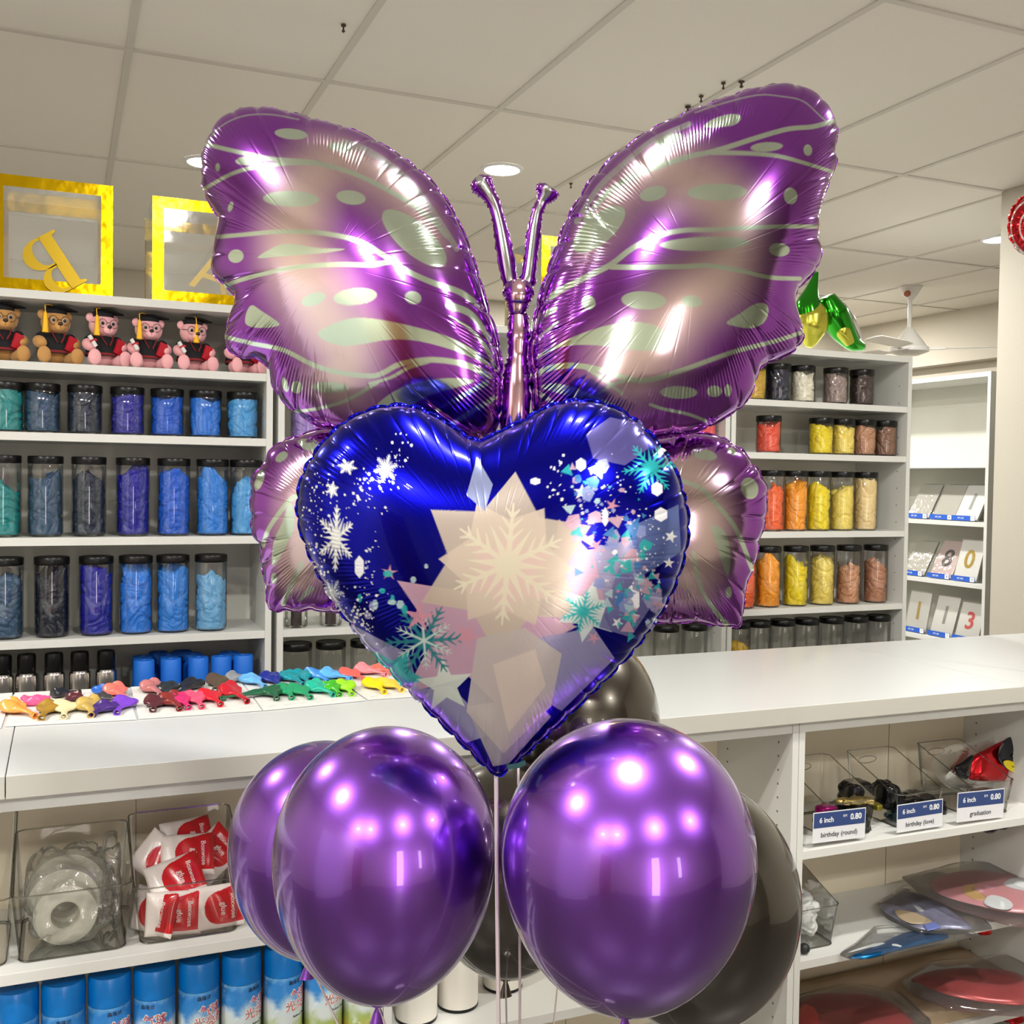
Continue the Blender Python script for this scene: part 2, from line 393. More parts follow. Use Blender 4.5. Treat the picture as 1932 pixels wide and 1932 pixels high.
def crm(kind, hh, var):
    k = (kind, round(hh, 3), var)
    if k not in CR:
        V, f = crumple(hash(k[1:]) % 1000 if False else int(hh*1000)+var*37, hh); CR[k] = npmesh('latex_balloon_pile', V, f, LATEX)
        return CR[k], True
    return CR[k], False
jar_used = {id(JS): False, id(JT): False}
COL = {'teal': (.01, .25, .25), 'slate blue': (.035, .085, .16), 'dark slate': (.018, .03, .055), 'violet blue': (.03, .03, .32), 'royal blue': (.008, .11, .58), 'bright blue': (.02, .20, .70), 'sky blue': (.08, .37, .72),
       'deep blue': (.008, .01, .30), 'black navy': (.006, .009, .022), 'light sky blue': (.16, .42, .68), 'mid blue': (.025, .23, .70), 'lavender': (.36, .24, .60), 'coral red': (.80, .10, .05), 'bright yellow': (.85, .68, .01), 'pale yellow': (.85, .68, .14),
       'tan': (.50, .26, .15), 'brown': (.24, .12, .07), 'navy': (.012, .014, .04), 'ivory white': (.78, .74, .60), 'grey mauve': (.33, .25, .23), 'dark brown': (.055, .032, .028), 'orange red': (.85, .14, .03), 'orange': (.90, .36, .02),
       'cream': (.80, .62, .30), 'peach': (.60, .30, .16), 'peach brown': (.47, .22, .12), 'mustard': (.6, .38, .04), 'pink red': (.75, .10, .12), 'black': (.008, .008, .008), 'pale cream': (.72, .66, .48)}
def place_jar(u, row, Y, tall, fill, cn, lab, var=0, lean=0):
    x = XatY(u, Y); z = SH[row]+.0002
    for a_, b_ in ((-.247, .553), (.569, 1.339), (1.343, 2.113), (2.119, 2.919)):
        if a_-.03 < x < b_+.004: x = min(max(x, a_+.0645), b_-.0645)
    src = JT if tall else JS
    grp = ('tall' if tall else 'short')+' clear jars with black lids'
    words = f"{'tall' if tall else 'short'} clear jar with black lid, "+lab
    if not jar_used[id(src)]:
        jar_used[id(src)] = True; src.location = (x, Y, z); tag(src, words, 'jar', grp); o = src
    else:
        o = dup(src, (x, Y, z), rng.rand()*6); tag(o, words, 'jar', grp)
    hh = (.205 if tall else .110)*fill
    c, new = crm(tall, hh, var % 3)
    if not new: c = c.copy(); C.objects.link(c)
    c.location = (x, Y, z+.002); c.rotation_euler = (0, 0, rng.rand()*6); c.color = (*COL[cn], 1)
    article = cn+' '
    tag(c, f"{article}uninflated balloons inside the {'tall' if tall else 'short'} jar, "+lab, 'balloons', 'heaps of uninflated balloons in jars', 'stuff')
def jar_row(us, cols, row, tall, fills, rowname, Y=3.115):
    for i, (u, cn) in enumerate(zip(us, cols)):
        place_jar(u, row, Y, tall, fills[i] if hasattr(fills, '__len__') else fills, cn, f"{ORD(i)} in {rowname}", var=i*7+row)
jar_row([12, 80, 160, 240, 315, 387, 457], ['teal', 'slate blue', 'dark slate', 'violet blue', 'royal blue', 'bright blue', 'sky blue'], 2, False, .97, 'row under the bears')
jar_row([6, 86, 168, 251, 328, 401, 468], ['teal', 'slate blue', 'dark slate', 'deep blue', 'royal blue', 'mid blue', 'sky blue'], 3, True, [.62, .72, .74, .78, .78, .78, .66], 'middle blue row')
jar_row([10, 98, 182, 257, 327, 399], ['slate blue', 'black navy', 'deep blue', 'bright blue', 'mid blue', 'light sky blue'], 4, True, [.7, .82, .84, .84, .84, .68], 'lowest blue row')
place_jar(575, 2, 3.115, False, .95, 'lavender', 'beneath the left butterfly wing', 1)
place_jar(1352, 2, 3.115, False, .9, 'pink red', 'beneath the right butterfly wing', 2)
jar_row([562, 627, 692], ['pale cream']*3, 5, True, [.38, .36, .34], 'row behind the heart')
jar_row([1262, 1316], ['mustard', 'pale cream'], 5, True, [.32, .30], 'row behind the dark balloon')
jar_row([1418, 1464, 1510, 1572, 1621], ['mustard', 'navy', 'ivory white', 'grey mauve', 'dark brown'], 1, False, [.8, .97, .93, .92, .95], 'top row right of the butterfly')
jar_row([1448, 1547, 1588, 1628, 1672], ['coral red', 'bright yellow', 'pale yellow', 'tan', 'brown'], 2, False, [.92, .95, .93, .9, .9], 'second row right of the butterfly')
jar_row([1457, 1501, 1545, 1589, 1633], ['orange red', 'orange', 'bright yellow', 'pale yellow', 'cream'], 3, True, [.68, .76, .74, .70, .86], 'third row, orange to cream')
jar_row([1406, 1453, 1505, 1555, 1605, 1656], ['orange red', 'orange', 'bright yellow', 'pale yellow', 'peach', 'peach brown'], 4, True, [.66, .78, .76, .76, .62, .66], 'fourth row, orange to peach')
jar_row([1398, 1437, 1483, 1528, 1575, 1622, 1664], ['mustard', 'black', 'black', 'pale cream', 'grey mauve', 'dark brown', 'peach brown'], 5, True, [.6, .3, .15, .3, .3, .4, .45], 'lowest row at the counter edge')
# silver lidded canisters behind the left lower wing
CL = clear('clear_canister')
cp = empty('silver_canister', (0, 0, 0))
MB().lathe([(.002, .001), (.030, .001), (.033, .005), (.033, .12)], 36, cap1=False).build('canister_wall', CL, cp)
MB().lathe([(.034, .105), (.0345, .107), (.0345, .128), (.031, .13)], 36).build('lid', SILV, cp)
MB().lathe([(.014, .003), (.016, .004), (.016, .1), (.014, .102)], 24).build('dark_core', mat('dark_brown_roll', (.05, .035, .03), .5), cp)
for i, u in enumerate([561, 626]):
    o = cp if i == 0 else dup(cp)
    o.location = (XatY(u, 3.10), 3.10, SH[4]+.0005); tag(o, ['clear canister with dark core, left one under the lower wing', 'clear canister with dark core, right one against the heart balloon'][i], 'canister', 'clear canisters with dark cores')
# black capped spray tins and blue rolls on the lowest visible shelf
tin = empty('spray_tin', (0, 0, 0))
MB().lathe([(.026, 0), (.0275, .002), (.0275, .135), (.026, .139), (.021, .146)], 32).build('tin_body', mat('chrome_tin', (.55, .52, .50), .18, 1), tin)
MB().lathe([(.022, .141), (.0235, .143), (.0235, .185), (.022, .193), (.012, .195)], 32).build('cap', BLACKP, tin)
for i, (u, y) in enumerate([(4, 3.10), (50, 3.10), (102, 3.10), (151, 3.10), (201, 3.10)]):
    o = tin if i == 0 else dup(tin)
    o.location = (XatY(u, y), y, SH[5]+.032*0+.0005+.03); tag(o, ['at the left picture edge', 'second of five from the left', 'third of five from the left', 'fourth of five from the left', 'nearest the blue rolls'][i] and 'chrome spray tin with black cap, '+['at the left picture edge', 'second of five from the left', 'third of five from the left', 'fourth of five from the left', 'nearest the blue rolls'][i], 'spray tin', 'black capped chrome spray tins')
tag(MB().box((-.225, 3.06, SH[5]+.0002), (.2, 3.31, SH[5]+.03)).build('display_riser', BLACKP), 'low black riser under the chrome spray tins', 'riser')
rollm = mat('blue_crepe', (.006, .15, .66), .55, bump=.4, bscale=200)
bl = MB().lathe([(.009, .102), (.0095, .004), (.026, 0), (.028, .003), (.028, .101), (.026, .104), (.0095, .104), (.009, .102)], 32, cap0=False, cap1=False).build('crepe_roll', rollm)
rl = ['front row, nearest the tins', 'front row, second from the tins', 'front row, middle one', 'front row, fourth from the tins', 'front row, rightmost', 'second row, nearest the tins', 'second row, second one', 'second row, third one', 'second row, rightmost', 'back row, left one', 'back row, right one']
for i, (u, y) in enumerate([(273, 3.10), (324, 3.10), (376, 3.10), (419, 3.10), (461, 3.10), (270, 3.16), (320, 3.16), (365, 3.165), (435, 3.16), (300, 3.225), (345, 3.225)]):
    o = bl if i == 0 else dup(bl)
    o.location = (XatY(u, y), y, SH[5]+.0005+.088); tag(o, 'blue crepe roll, '+rl[i], 'roll', 'blue crepe rolls')
tag(MB().box((.21, 3.06, SH[5]+.0002), (.53, 3.30, SH[5]+.088)).build('display_riser', mat('grey_box_card', (.3, .3, .3), .6)), 'low grey box under the blue crepe rolls', 'riser')
# ================================================================== FOIL BALLOONS (inflated from their seam outlines)
def inpoly(U, V, poly):
    poly = np.asarray(poly, float); r = np.zeros(U.shape, bool); n = len(poly); j = n-1
    for i in range(n):
        xi, yi = poly[i]; xj, yj = poly[j]
        if yi != yj:
            c = ((yi > V) != (yj > V)) & (U < (xj-xi)*(V-yi)/(yj-yi)+xi); r ^= c
        j = i
    return r
def softpoly(U, V, pg):
    ins = inpoly(U, V, pg); d = seg_d(U, V, np.vstack([pg, pg[:1]]), 0.)
    return np.clip(.5+np.where(ins, d, -d)/1.6, 0, 1)
def smooth_closed(pts, per=8, corner=None):
    p = np.asarray(pts, float); n = len(p); out = []
    for i in range(n):
        a, b, c, d = p[i-1], p[i], p[(i+1) % n], p[(i+2) % n]
        for k in range(per):
            t = k/per; out.append(.5*((2*b)+(-a+c)*t+(2*a-5*b+4*c-d)*t*t+(-a+3*b-3*c+d)*t**3))
    return np.array(out)
def resample(p, N):
    q = np.vstack([p, p[:1]]); L = np.r_[0, np.cumsum(np.hypot(*np.diff(q, axis=0).T))]
    s = np.linspace(0, L[-1], N, endpoint=False)
    return np.stack([np.interp(s, L, q[:, 0]), np.interp(s, L, q[:, 1])], -1), s, L[-1]
def seg_d(U, V, pl, w0, w1=None):
    """min over segments of distance minus half width (width may taper w0 to w1)"""
    pl = np.asarray(pl, float)
    if 4 <= len(pl) <= 16:
        p_ = np.vstack([2*pl[0]-pl[1], pl, 2*pl[-1]-pl[-2]]); o_ = []
        for i in range(1, len(p_)-2):
            a, b, c, d = p_[i-1], p_[i], p_[i+1], p_[i+2]
            for t in (0, .25, .5, .75): o_.append(.5*((2*b)+(-a+c)*t+(2*a-5*b+4*c-d)*t*t+(-a+3*b-3*c+d)*t**3))
        pl = np.array(o_+[pl[-1]]) if not np.allclose(pl[0], pl[-1]) else pl
    best = np.full(U.shape, 1e9); n = len(pl)-1
    w1 = w0 if w1 is None else w1
    for i in range(n):
        a, b = pl[i], pl[i+1]; d = b-a; t = np.clip(((U-a[0])*d[0]+(V-a[1])*d[1])/(d@d), 0, 1)
        w = w0+(w1-w0)*(i+t)/n
        best = np.minimum(best, np.hypot(U-a[0]-t*d[0], V-a[1]-t*d[1])-w/2)
    return best
def blend(col, mask, rgb, met=None):
    m = np.clip(mask, 0, 1)[:, None]; col[:, :3] = col[:, :3]*(1-m)+np.array(rgb)*m
    if met is not None: col[:, 3:] = col[:, 3:]*(1-m)+met*m
def ellm(U, V, c, rx, ry, ang=0):
    a = math.radians(ang); x = (U-c[0])*math.cos(a)+(V-c[1])*math.sin(a); y = -(U-c[0])*math.sin(a)+(V-c[1])*math.cos(a)
    return np.clip((1-np.hypot(x/rx, y/ry))*min(rx, ry)/1.2+.5, 0, 1)
def foil_mat(name, rough=.16, bump=.0, coat=.3):
    m = mat(name, (1, 1, 1), rough, 1, coat=coat, coat_r=.03)
    N = m.node_tree.nodes; L = m.node_tree.links; b = N['Principled BSDF']
    a = N.new('ShaderNodeAttribute'); a.attribute_name = 'print'
    L.new(a.outputs['Color'], b.inputs['Base Color']); L.new(a.outputs['Alpha'], b.inputs['Metallic'])
    return m
def poisson(outline, step, asp=1.0):
    lo = outline.min(0)-2*step; hi = outline.max(0)+2*step
    gx = np.arange(lo[0], hi[0], step); gy = np.arange(lo[1], hi[1], step)
    U, V = np.meshgrid(gx, gy); m = inpoly(U, V, outline).astype(float); u = np.zeros_like(m)
    for it in range(2500):
        u[1:-1, 1:-1] = (.25*(u[:-2, 1:-1]+u[2:, 1:-1]+u[1:-1, :-2]+u[1:-1, 2:])+.25)*m[1:-1, 1:-1]
    return lo, step, u
def bil(g, x, y):
    h, w_ = g.shape; x = np.clip(x, 0, w_-1.001); y = np.clip(y, 0, h-1.001); i = x.astype(int); j = y.astype(int); fx = x-i; fy = y-j
    return (g[j, i]*(1-fx)+g[j, i+1]*fx)*(1-fy)+(g[j+1, i]*(1-fx)+g[j+1, i+1]*fx)*fy
def foil(name, outline, cen, D, T, N, M, color, m, parent=None, seed=1, pleat=.028, cre=.0035, fine=.00022, lobe=.0022, flange=6.0, tilt=0, bend=0, backcol=(.4, .1, .5), skip=None, persp=None, crl=(.012, .05), per=8, tiltv=0):
    R = np.random.RandomState(seed)
    ol = smooth_closed(outline, per); B, s_px, Ltot = resample(ol, N); k = D/F
    s = s_px*k; Lm = Ltot*k; cen = np.array(cen, float)
    nk = max(6, int(Lm/pleat)); sk = np.sort((np.arange(nk)+.5*R.rand(nk))*Lm/nk)
    dk = np.abs(s[:, None]-sk[None]); dk = np.minimum(dk, Lm-dk); near = np.exp(-(dk.min(1)/.0035)**1.3)
    # seam outline scallops: drawn in at each pleat
    dirs = cen-B; dirs /= np.linalg.norm(dirs, axis=1)[:, None]
    B0 = B+dirs*(near*2.2)[:, None]
    r = 1-(1-np.arange(1, M+1)/M)**1.75; r[-1] = 1
    pts = cen[None, None]+(B0-cen)[None]*r[:, None, None]
    U = pts[..., 0]; V = pts[..., 1]
    lo, st, g = poisson(ol, 5.0)
    g = np.sqrt(np.maximum(g, 0)); g /= g.max()
    H = bil(g, (U-lo[0])/st, (V-lo[1])/st)
    dist = np.hypot(U-B0[:, 0], V-B0[:, 1]); near_e = dist < 12
    ray = np.linalg.norm(B0-cen, axis=1)
    rin = 1-12/ray; pin = cen+(B0-cen)*rin[:, None]; Hin = bil(g, (pin[:, 0]-lo[0])/st, (pin[:, 1]-lo[1])/st)
    H = np.where(near_e, Hin[None]*np.sqrt(np.maximum(dist, 0)/12), H)
    for _ in range(14):
        Hs = H.copy(); Hs[1:-1] = .25*(H[:-2]+H[2:]+np.roll(H, 1, 1)[1:-1]+np.roll(H, -1, 1)[1:-1]); Hs[0] = Hs[0].mean()*.5+.5*Hs[0]
        H[:-4] = Hs[:-4]
    d = dist*k; sg = np.broadcast_to(s, d.shape); amp = T
    W = np.zeros_like(d)
    ck = cre*(.35+R.rand(nk)); Lk = crl[0]+(crl[1]-crl[0])*R.rand(nk)**2.8; sl = R.normal(size=nk)*.25
    for q in range(nk):
        a = np.abs(sg-sk[q]-sl[q]*d); a = np.abs(np.minimum(a, Lm-a))
        W -= ck[q]*np.exp(-(a/.0028)**1.2)*np.exp(-(d/Lk[q])**2)
    ph = np.interp(s, np.r_[sk[-1]-Lm, sk, sk[0]+Lm], np.arange(-1, nk+1))
    W += lobe*(np.abs(np.sin(PI*ph))-.6)*np.exp(-(d/.02)**1.4)
    pn = wavenoise(np.stack([s/Lm*0+np.cos(2*PI*s/Lm)*3, np.sin(2*PI*s/Lm)*3, s*0], -1), 2.2, seed+9)
    pc = .025+.018*np.sin(pn*2+1); band = np.exp(-((d-pc)/.016)**2)*np.clip(.35+1.1*pn, 0, 1.3)
    lam = .0058
    W += fine*band*np.sin(2*PI*(sg/lam)+2.0*pn[None])
    W *= np.clip(d/.004, 0, 1)
    Z = H*amp+W
    # the print is laid out as it shows on the inflated surface
    zf0 = D-Z
    Uc = 966+(U-966)*D/zf0; Vc = 966+(V-966)*D/zf0
    cu_, cv_ = cen; Uc += 0
    col = color(Uc.ravel(), Vc.ravel(), dist.ravel()) if color else np.tile(np.array([*backcol, 1.0]), (U.size, 1))
    def world(u_, v_, z_, sgn):
        base = P(u_, v_, D)
        off = z_*sgn + tilt*(u_-cen[0])/1000 + bend*((u_-cen[0])/400)**2 + tiltv*(v_-cen[1])/1000
        return base - np.array([sy_, cy_, 0])*off[..., None]
    Vf = world(U, V, Z, 1).reshape(-1, 3)
    c0 = world(cen[:1], cen[1:], Z[0].mean(keepdims=True), 1)
    nf = len(Vf)
    # flange ring
    t_ = np.roll(B, -1, 0)-np.roll(B, 1, 0); nrm = np.stack([t_[:, 1], -t_[:, 0]], -1); nrm /= np.linalg.norm(nrm, axis=1)[:, None]
    if ((B+nrm*3-cen)**2).sum() < ((B-cen)**2).sum(): nrm = -nrm
    arch = np.abs(np.sin(PI*ph))**.5
    Bf = B0+nrm*(flange*(.45+.55*arch))[:, None]
    zf = .0013*np.sin(PI*ph*2)+.001*np.sin(PI*ph*5)
    Vfl = world(Bf[:, 0], Bf[:, 1], zf, 1)
    Mb = max(10, M//7); rb = 1-(1-np.arange(1, Mb)/Mb)**1.75
    pb = cen[None, None]+(B0-cen)[None]*rb[:, None, None]; Ub, Vb = pb[..., 0], pb[..., 1]
    Hb = bil(g, (Ub-lo[0])/st, (Vb-lo[1])/st); Vbk = world(Ub, Vb, Hb*amp*.9, -1).reshape(-1, 3)
    c1 = world(cen[:1], cen[1:], Hb[0].mean(keepdims=True)*amp*.9, -1)
    V_all = np.vstack([Vf, Vfl, Vbk, c0, c1]); i0 = np.arange(N); i1 = (i0+1) % N; fs = []
    for j in range(M-1): fs.append(np.stack([j*N+i0, (j+1)*N+i0, (j+1)*N+i1, j*N+i1], -1))
    e = (M-1)*N; fs.append(np.stack([e+i0, nf+i0, nf+i1, e+i1], -1))
    bo = nf+N
    for j in range(Mb-2): fs.append(np.stack([bo+j*N+i0, bo+j*N+i1, bo+(j+1)*N+i1, bo+(j+1)*N+i0], -1))
    eb = bo+(Mb-2)*N; fs.append(np.stack([eb+i0, eb+i1, e+i1, e+i0], -1))
    cI = len(V_all)-2
    tri = []
    fs.append(np.stack([np.full(N//2, cI), i0[::2], i0[1::2], (i0[::2]+2) % N], -1))
    fs.append(np.stack([np.full(N//2, cI+1), bo+(i0[::2]+2) % N, bo+i0[1::2], bo+i0[::2]], -1))
    bc = np.array([*backcol, 1.0]); edge = col.reshape(M, N, 4)[-1]
    call = np.vstack([col, edge, np.tile(bc, (len(Vbk), 1)), col[:1], bc[None]])
    o = npmesh(name, V_all, np.concatenate(fs), m, parent, col=call)
    return o
PURP = (.31, .065, .48); DPURP = (.24, .03, .44); PINK = (.80, .61, .62); GRN = (.62, .74, .62)
WINGM = foil_mat('iridescent_purple_foil', .13)
def gray_band(col, m): blend(col, m*.8, (.52, .58, .52))
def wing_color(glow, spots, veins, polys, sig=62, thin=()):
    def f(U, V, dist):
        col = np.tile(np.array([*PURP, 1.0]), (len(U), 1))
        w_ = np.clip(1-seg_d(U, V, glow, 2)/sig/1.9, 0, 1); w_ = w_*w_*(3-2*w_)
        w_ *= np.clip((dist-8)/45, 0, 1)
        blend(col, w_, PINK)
        for pl, a, b in veins: blend(col, np.clip(.5-seg_d(U, V, pl, a, b)/2, 0, 1), GRN)
        for pl, a, b in thin: blend(col, np.clip(.5-seg_d(U, V, pl, a, b)/2, 0, 1)*.75, (.62, .66, .66))
        for s_ in spots: blend(col, ellm(U, V, *s_), GRN)
        for pg in polys:
            pg = smooth_closed(pg, 6); bx = (U > pg[:, 0].min()-2) & (U < pg[:, 0].max()+2) & (V > pg[:, 1].min()-2) & (V < pg[:, 1].max()+2)
            idx = np.where(bx)[0]; ins = softpoly(U[idx], V[idx], pg); sub = col[idx]; blend(sub, ins, GRN); col[idx] = sub
        return col
    return f
bf = empty('butterfly_balloon', tuple(P(975, 1300, 1.33).tolist()), 0, 'big purple butterfly foil balloon with pale green spots and veins', 'foil balloon')
INV = Matrix.Translation(-bf.location)
UL = [(461,189),(482,191),(514,197),(562,212),(605,228),(655,244),(698,265),(746,296),(790,330),(824,363),(857,412),(884,472),(905,535),(922,595),(937,640),(946,690),(946,740),(940,800),(915,830),(860,838),(780,835),(700,822),(640,812),(600,803),(570,785),(545,768),(521,745),(508,722),(502,696),(486,677),(466,668),(446,670),(432,662),(418,652),(412,630),(416,603),(426,578),(434,556),(424,541),(408,527),(391,509),(384,492),(384,474),(391,443),(400,407),(388,382),(373,356),(363,331),(366,317),(362,300),(364,275),(370,257),(380,234),(397,211),(425,195)]
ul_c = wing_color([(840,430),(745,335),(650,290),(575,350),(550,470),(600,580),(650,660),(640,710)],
  [((545,244),33,10,10),((460,288),28,9,0),((395,297),5,8,0),((545,367),56,15,5),((422,375),5,10,20),((433,471),16,13,0),((642,277),24,8,15),((664,372),29,13,12),((785,455),78,28,42),((590,560),24,12,-15),((672,558),42,16,-3),((783,565),16,12,15),((556,727),12,12,0),((622,728),36,10,3),((533,722),6,14,-15)],
  [([(368,250),(430,268),(500,287),(560,296),(598,303),(655,322),(700,343),(770,385),(820,425),(847,456)],8,9),([(366,338),(420,313),(470,302),(540,299),(598,303)],7,9),
   ([(396,432),(450,430),(520,428),(590,433),(650,445),(690,460),(729,485),(772,515),(822,540),(872,560),(912,592)],8,11),([(406,530),(440,518),(500,505),(560,497),(640,496),(700,500),(740,496)],8,10),
   ([(412,628),(470,642),(530,655),(590,685),(640,700),(700,708),(725,703),(760,687),(820,681),(880,692),(925,715)],8,11),([(700,722),(740,712),(775,694),(810,684)],5,8),
   ([(545,776),(600,768),(650,755),(690,735),(715,720)],6,7),([(812,785),(850,762),(920,727)],6,10),([(845,808),(890,780),(935,755)],10,9),([(852,602),(890,628),(920,665),(938,705)],3,9),([(850,582),(890,600),(920,640),(938,685)],14,6)],
  [[(640,604),(675,598),(720,603),(790,620),(850,640),(900,668),(932,702),(900,683),(850,662),(790,645),(740,641),(690,647),(650,650),(615,640),(600,622)], [(705,775),(740,742),(790,722),(850,716),(897,722),(870,732),(820,745),(780,765),(740,790)], [(452,600),(455,580),(466,567),(485,578),(521,603),(510,610),(480,611),(462,608)], [(478,476),(500,462),(530,452),(560,455),(600,463),(652,468),(610,473),(550,475),(510,476)]],
  thin=[([(374,246),(396,222),(430,206),(466,201),(510,205),(560,218)],3,3),([(650,268),(700,290),(760,335),(800,380),(840,440),(865,480)],13,10)])
def local(o):
    o.data.transform(INV); return o
local(foil('left_upper_wing', UL, (640, 520), 1.33, .080, 1500, 210, ul_c, WINGM, bf, 3, tilt=.16, cre=.0040, flange=4, pleat=.040, fine=.00036, crl=(.012, .055), lobe=.0026))
UR = [(1006,616),(1013,585),(1022,554),(1030,528),(1040,500),(1053,463),(1073,417),(1091,387),(1112,352),(1128,336),(1152,309),(1184,283),(1215,258),(1250,238),(1293,215),(1354,187),(1403,166),(1441,153),(1474,145),(1502,141),(1535,147),(1560,157),(1580,175),(1592,196),(1602,214),(1600,236),(1596,262),(1600,278),(1593,302),(1581,332),(1571,355),(1565,376),(1561,412),(1562,440),(1568,460),(1561,487),(1546,508),(1533,520),(1514,546),(1513,570),(1527,606),(1530,629),(1519,646),(1508,657),(1475,673),(1443,689),(1434,710),(1424,737),(1403,766),(1379,781),(1346,800),(1313,814),(1270,822),(1220,828),(1150,836),(1080,838),(1025,826),(1008,790),(1003,740),(998,690),(999,655)]
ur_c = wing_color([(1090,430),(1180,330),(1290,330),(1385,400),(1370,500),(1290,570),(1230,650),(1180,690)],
  [((1455,263),33,9,-8),((1540,263),9,11,0),((1260,265),29,9,-22),((1355,356),60,16,-5),((1504,354),14,16,0),((1230,367),27,13,-18),((1127,440),62,25,-42),((1332,455),88,13,-5),((1481,459),21,13,0),((1107,576),13,13,0),((1212,567),43,17,0),((1305,565),20,11,5),((1280,738),36,12,0),((1350,735),15,11,0),((1377,733),7,12,0)],
  [([(1594,203),(1550,217),(1500,225),(1440,245),(1380,268),(1340,282),(1300,293),(1240,316),(1180,345),(1135,380),(1102,425)],9,10),([(1595,303),(1540,290),(1480,279),(1420,278),(1345,282)],7,9),
   ([(1560,411),(1500,413),(1420,420),(1340,428),(1290,432),(1240,445),(1190,471),(1150,503),(1110,525),(1060,553),(1028,576)],8,11),([(1524,514),(1460,513),(1410,504),(1340,496),(1290,500),(1200,506),(1150,508)],8,10),
   ([(1524,620),(1470,637),(1400,655),(1350,672),(1280,698),(1220,716),(1180,714),(1120,697),(1070,693),(1030,701),(1006,714)],8,11),([(1100,694),(1140,720),(1170,742)],8,6),([(1125,745),(1150,726),(1180,718)],5,6),
   ([(1345,797),(1300,780),(1250,770),(1225,762)],6,6),([(1007,742),(1025,752),(1045,768)],9,9),([(1007,655),(1020,640),(1050,614)],8,3),([(1006,625),(1020,605),(1045,590)],13,8)],
  [[(1003,690),(1020,672),(1050,655),(1090,635),(1140,617),(1190,608),(1230,612),(1255,628),(1262,642),(1240,658),(1200,661),(1150,656),(1100,654),(1055,660),(1025,675)], [(1018,735),(1040,727),(1080,733),(1130,752),(1160,768),(1130,772),(1080,752),(1040,742)], [(1374,603),(1400,585),(1430,566),(1452,564),(1459,578),(1450,600),(1425,612),(1395,610)], [(1329,235),(1345,220),(1375,208),(1398,206),(1403,214),(1390,226),(1360,233)]],
  thin=[([(1312,210),(1355,192),(1435,166),(1490,164),(1530,169),(1560,190),(1588,212)],3,3),([(1300,232),(1230,268),(1175,315),(1125,365),(1085,430)],10,10)])
local(foil('right_upper_wing', UR, (1290, 520), 1.33, .080, 1500, 210, ur_c, WINGM, bf, 8, tilt=-.16, cre=.0040, flange=4, pleat=.040, fine=.00036, crl=(.012, .055), lobe=.0026))
LL = [(632,808),(603,810),(580,816),(557,824),(528,833),(505,851),(496,872),(478,890),(467,912),(470,933),(466,951),(469,974),(469,997),(476,1018),(488,1034),(486,1057),(493,1086),(498,1117),(500,1140),(506,1153),(518,1156),(535,1150),(558,1155),(584,1148),(600,1152),(640,1154),(720,1150),(800,1100),(860,1000),(900,900),(880,830),(800,800),(720,800)]
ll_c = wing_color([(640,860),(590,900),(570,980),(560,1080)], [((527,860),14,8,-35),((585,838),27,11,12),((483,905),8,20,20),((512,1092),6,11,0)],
  [([(600,895),(570,925),(545,940),(520,970),(500,1000),(490,1030)],10,8),([(568,1060),(550,1095),(530,1140)],6,10),([(585,1110),(560,1135)],12,3)], [[(545,945),(552,990),(535,1030),(515,1066),(508,1060),(512,1020),(528,985)]], sig=50)
local(foil('left_lower_wing', LL, (670, 980), 1.36, .062, 1000, 130, ll_c, WINGM, bf, 5, cre=.004, tilt=.1, flange=4, pleat=.034, fine=.00034, crl=(.012, .04)))
LR = [(1245,828),(1282,818),(1323,818),(1365,825),(1380,835),(1405,850),(1421,870),(1437,889),(1440,900),(1454,920),(1452,941),(1452,966),(1447,995),(1437,1023),(1434,1048),(1425,1077),(1414,1098),(1410,1125),(1406,1152),(1404,1172),(1397,1184),(1383,1182),(1354,1182),(1327,1175),(1298,1173),(1261,1175),(1220,1170),(1130,1150),(1060,1060),(1020,960),(1030,870),(1100,815),(1180,818)]
lr_c = wing_color([(1290,860),(1330,930),(1340,1020),(1300,1100)], [((1330,855),26,10,12),((1420,920),17,21,-20),((1379,1118),6,11,0),((1385,850),10,6,30)],
  [([(1290,905),(1325,920),(1360,955),(1395,1000),(1425,1075)],8,9),([(1310,1040),(1325,1110),(1350,1150),(1375,1180)],7,10)], [[(1345,990),(1370,1000),(1382,1040),(1378,1085),(1365,1060),(1355,1025)]], sig=50)
local(foil('right_lower_wing', LR, (1240, 990), 1.36, .062, 1000, 130, lr_c, WINGM, bf, 6, cre=.004, tilt=-.1, flange=4, pleat=.034, fine=.00034, crl=(.012, .04)))
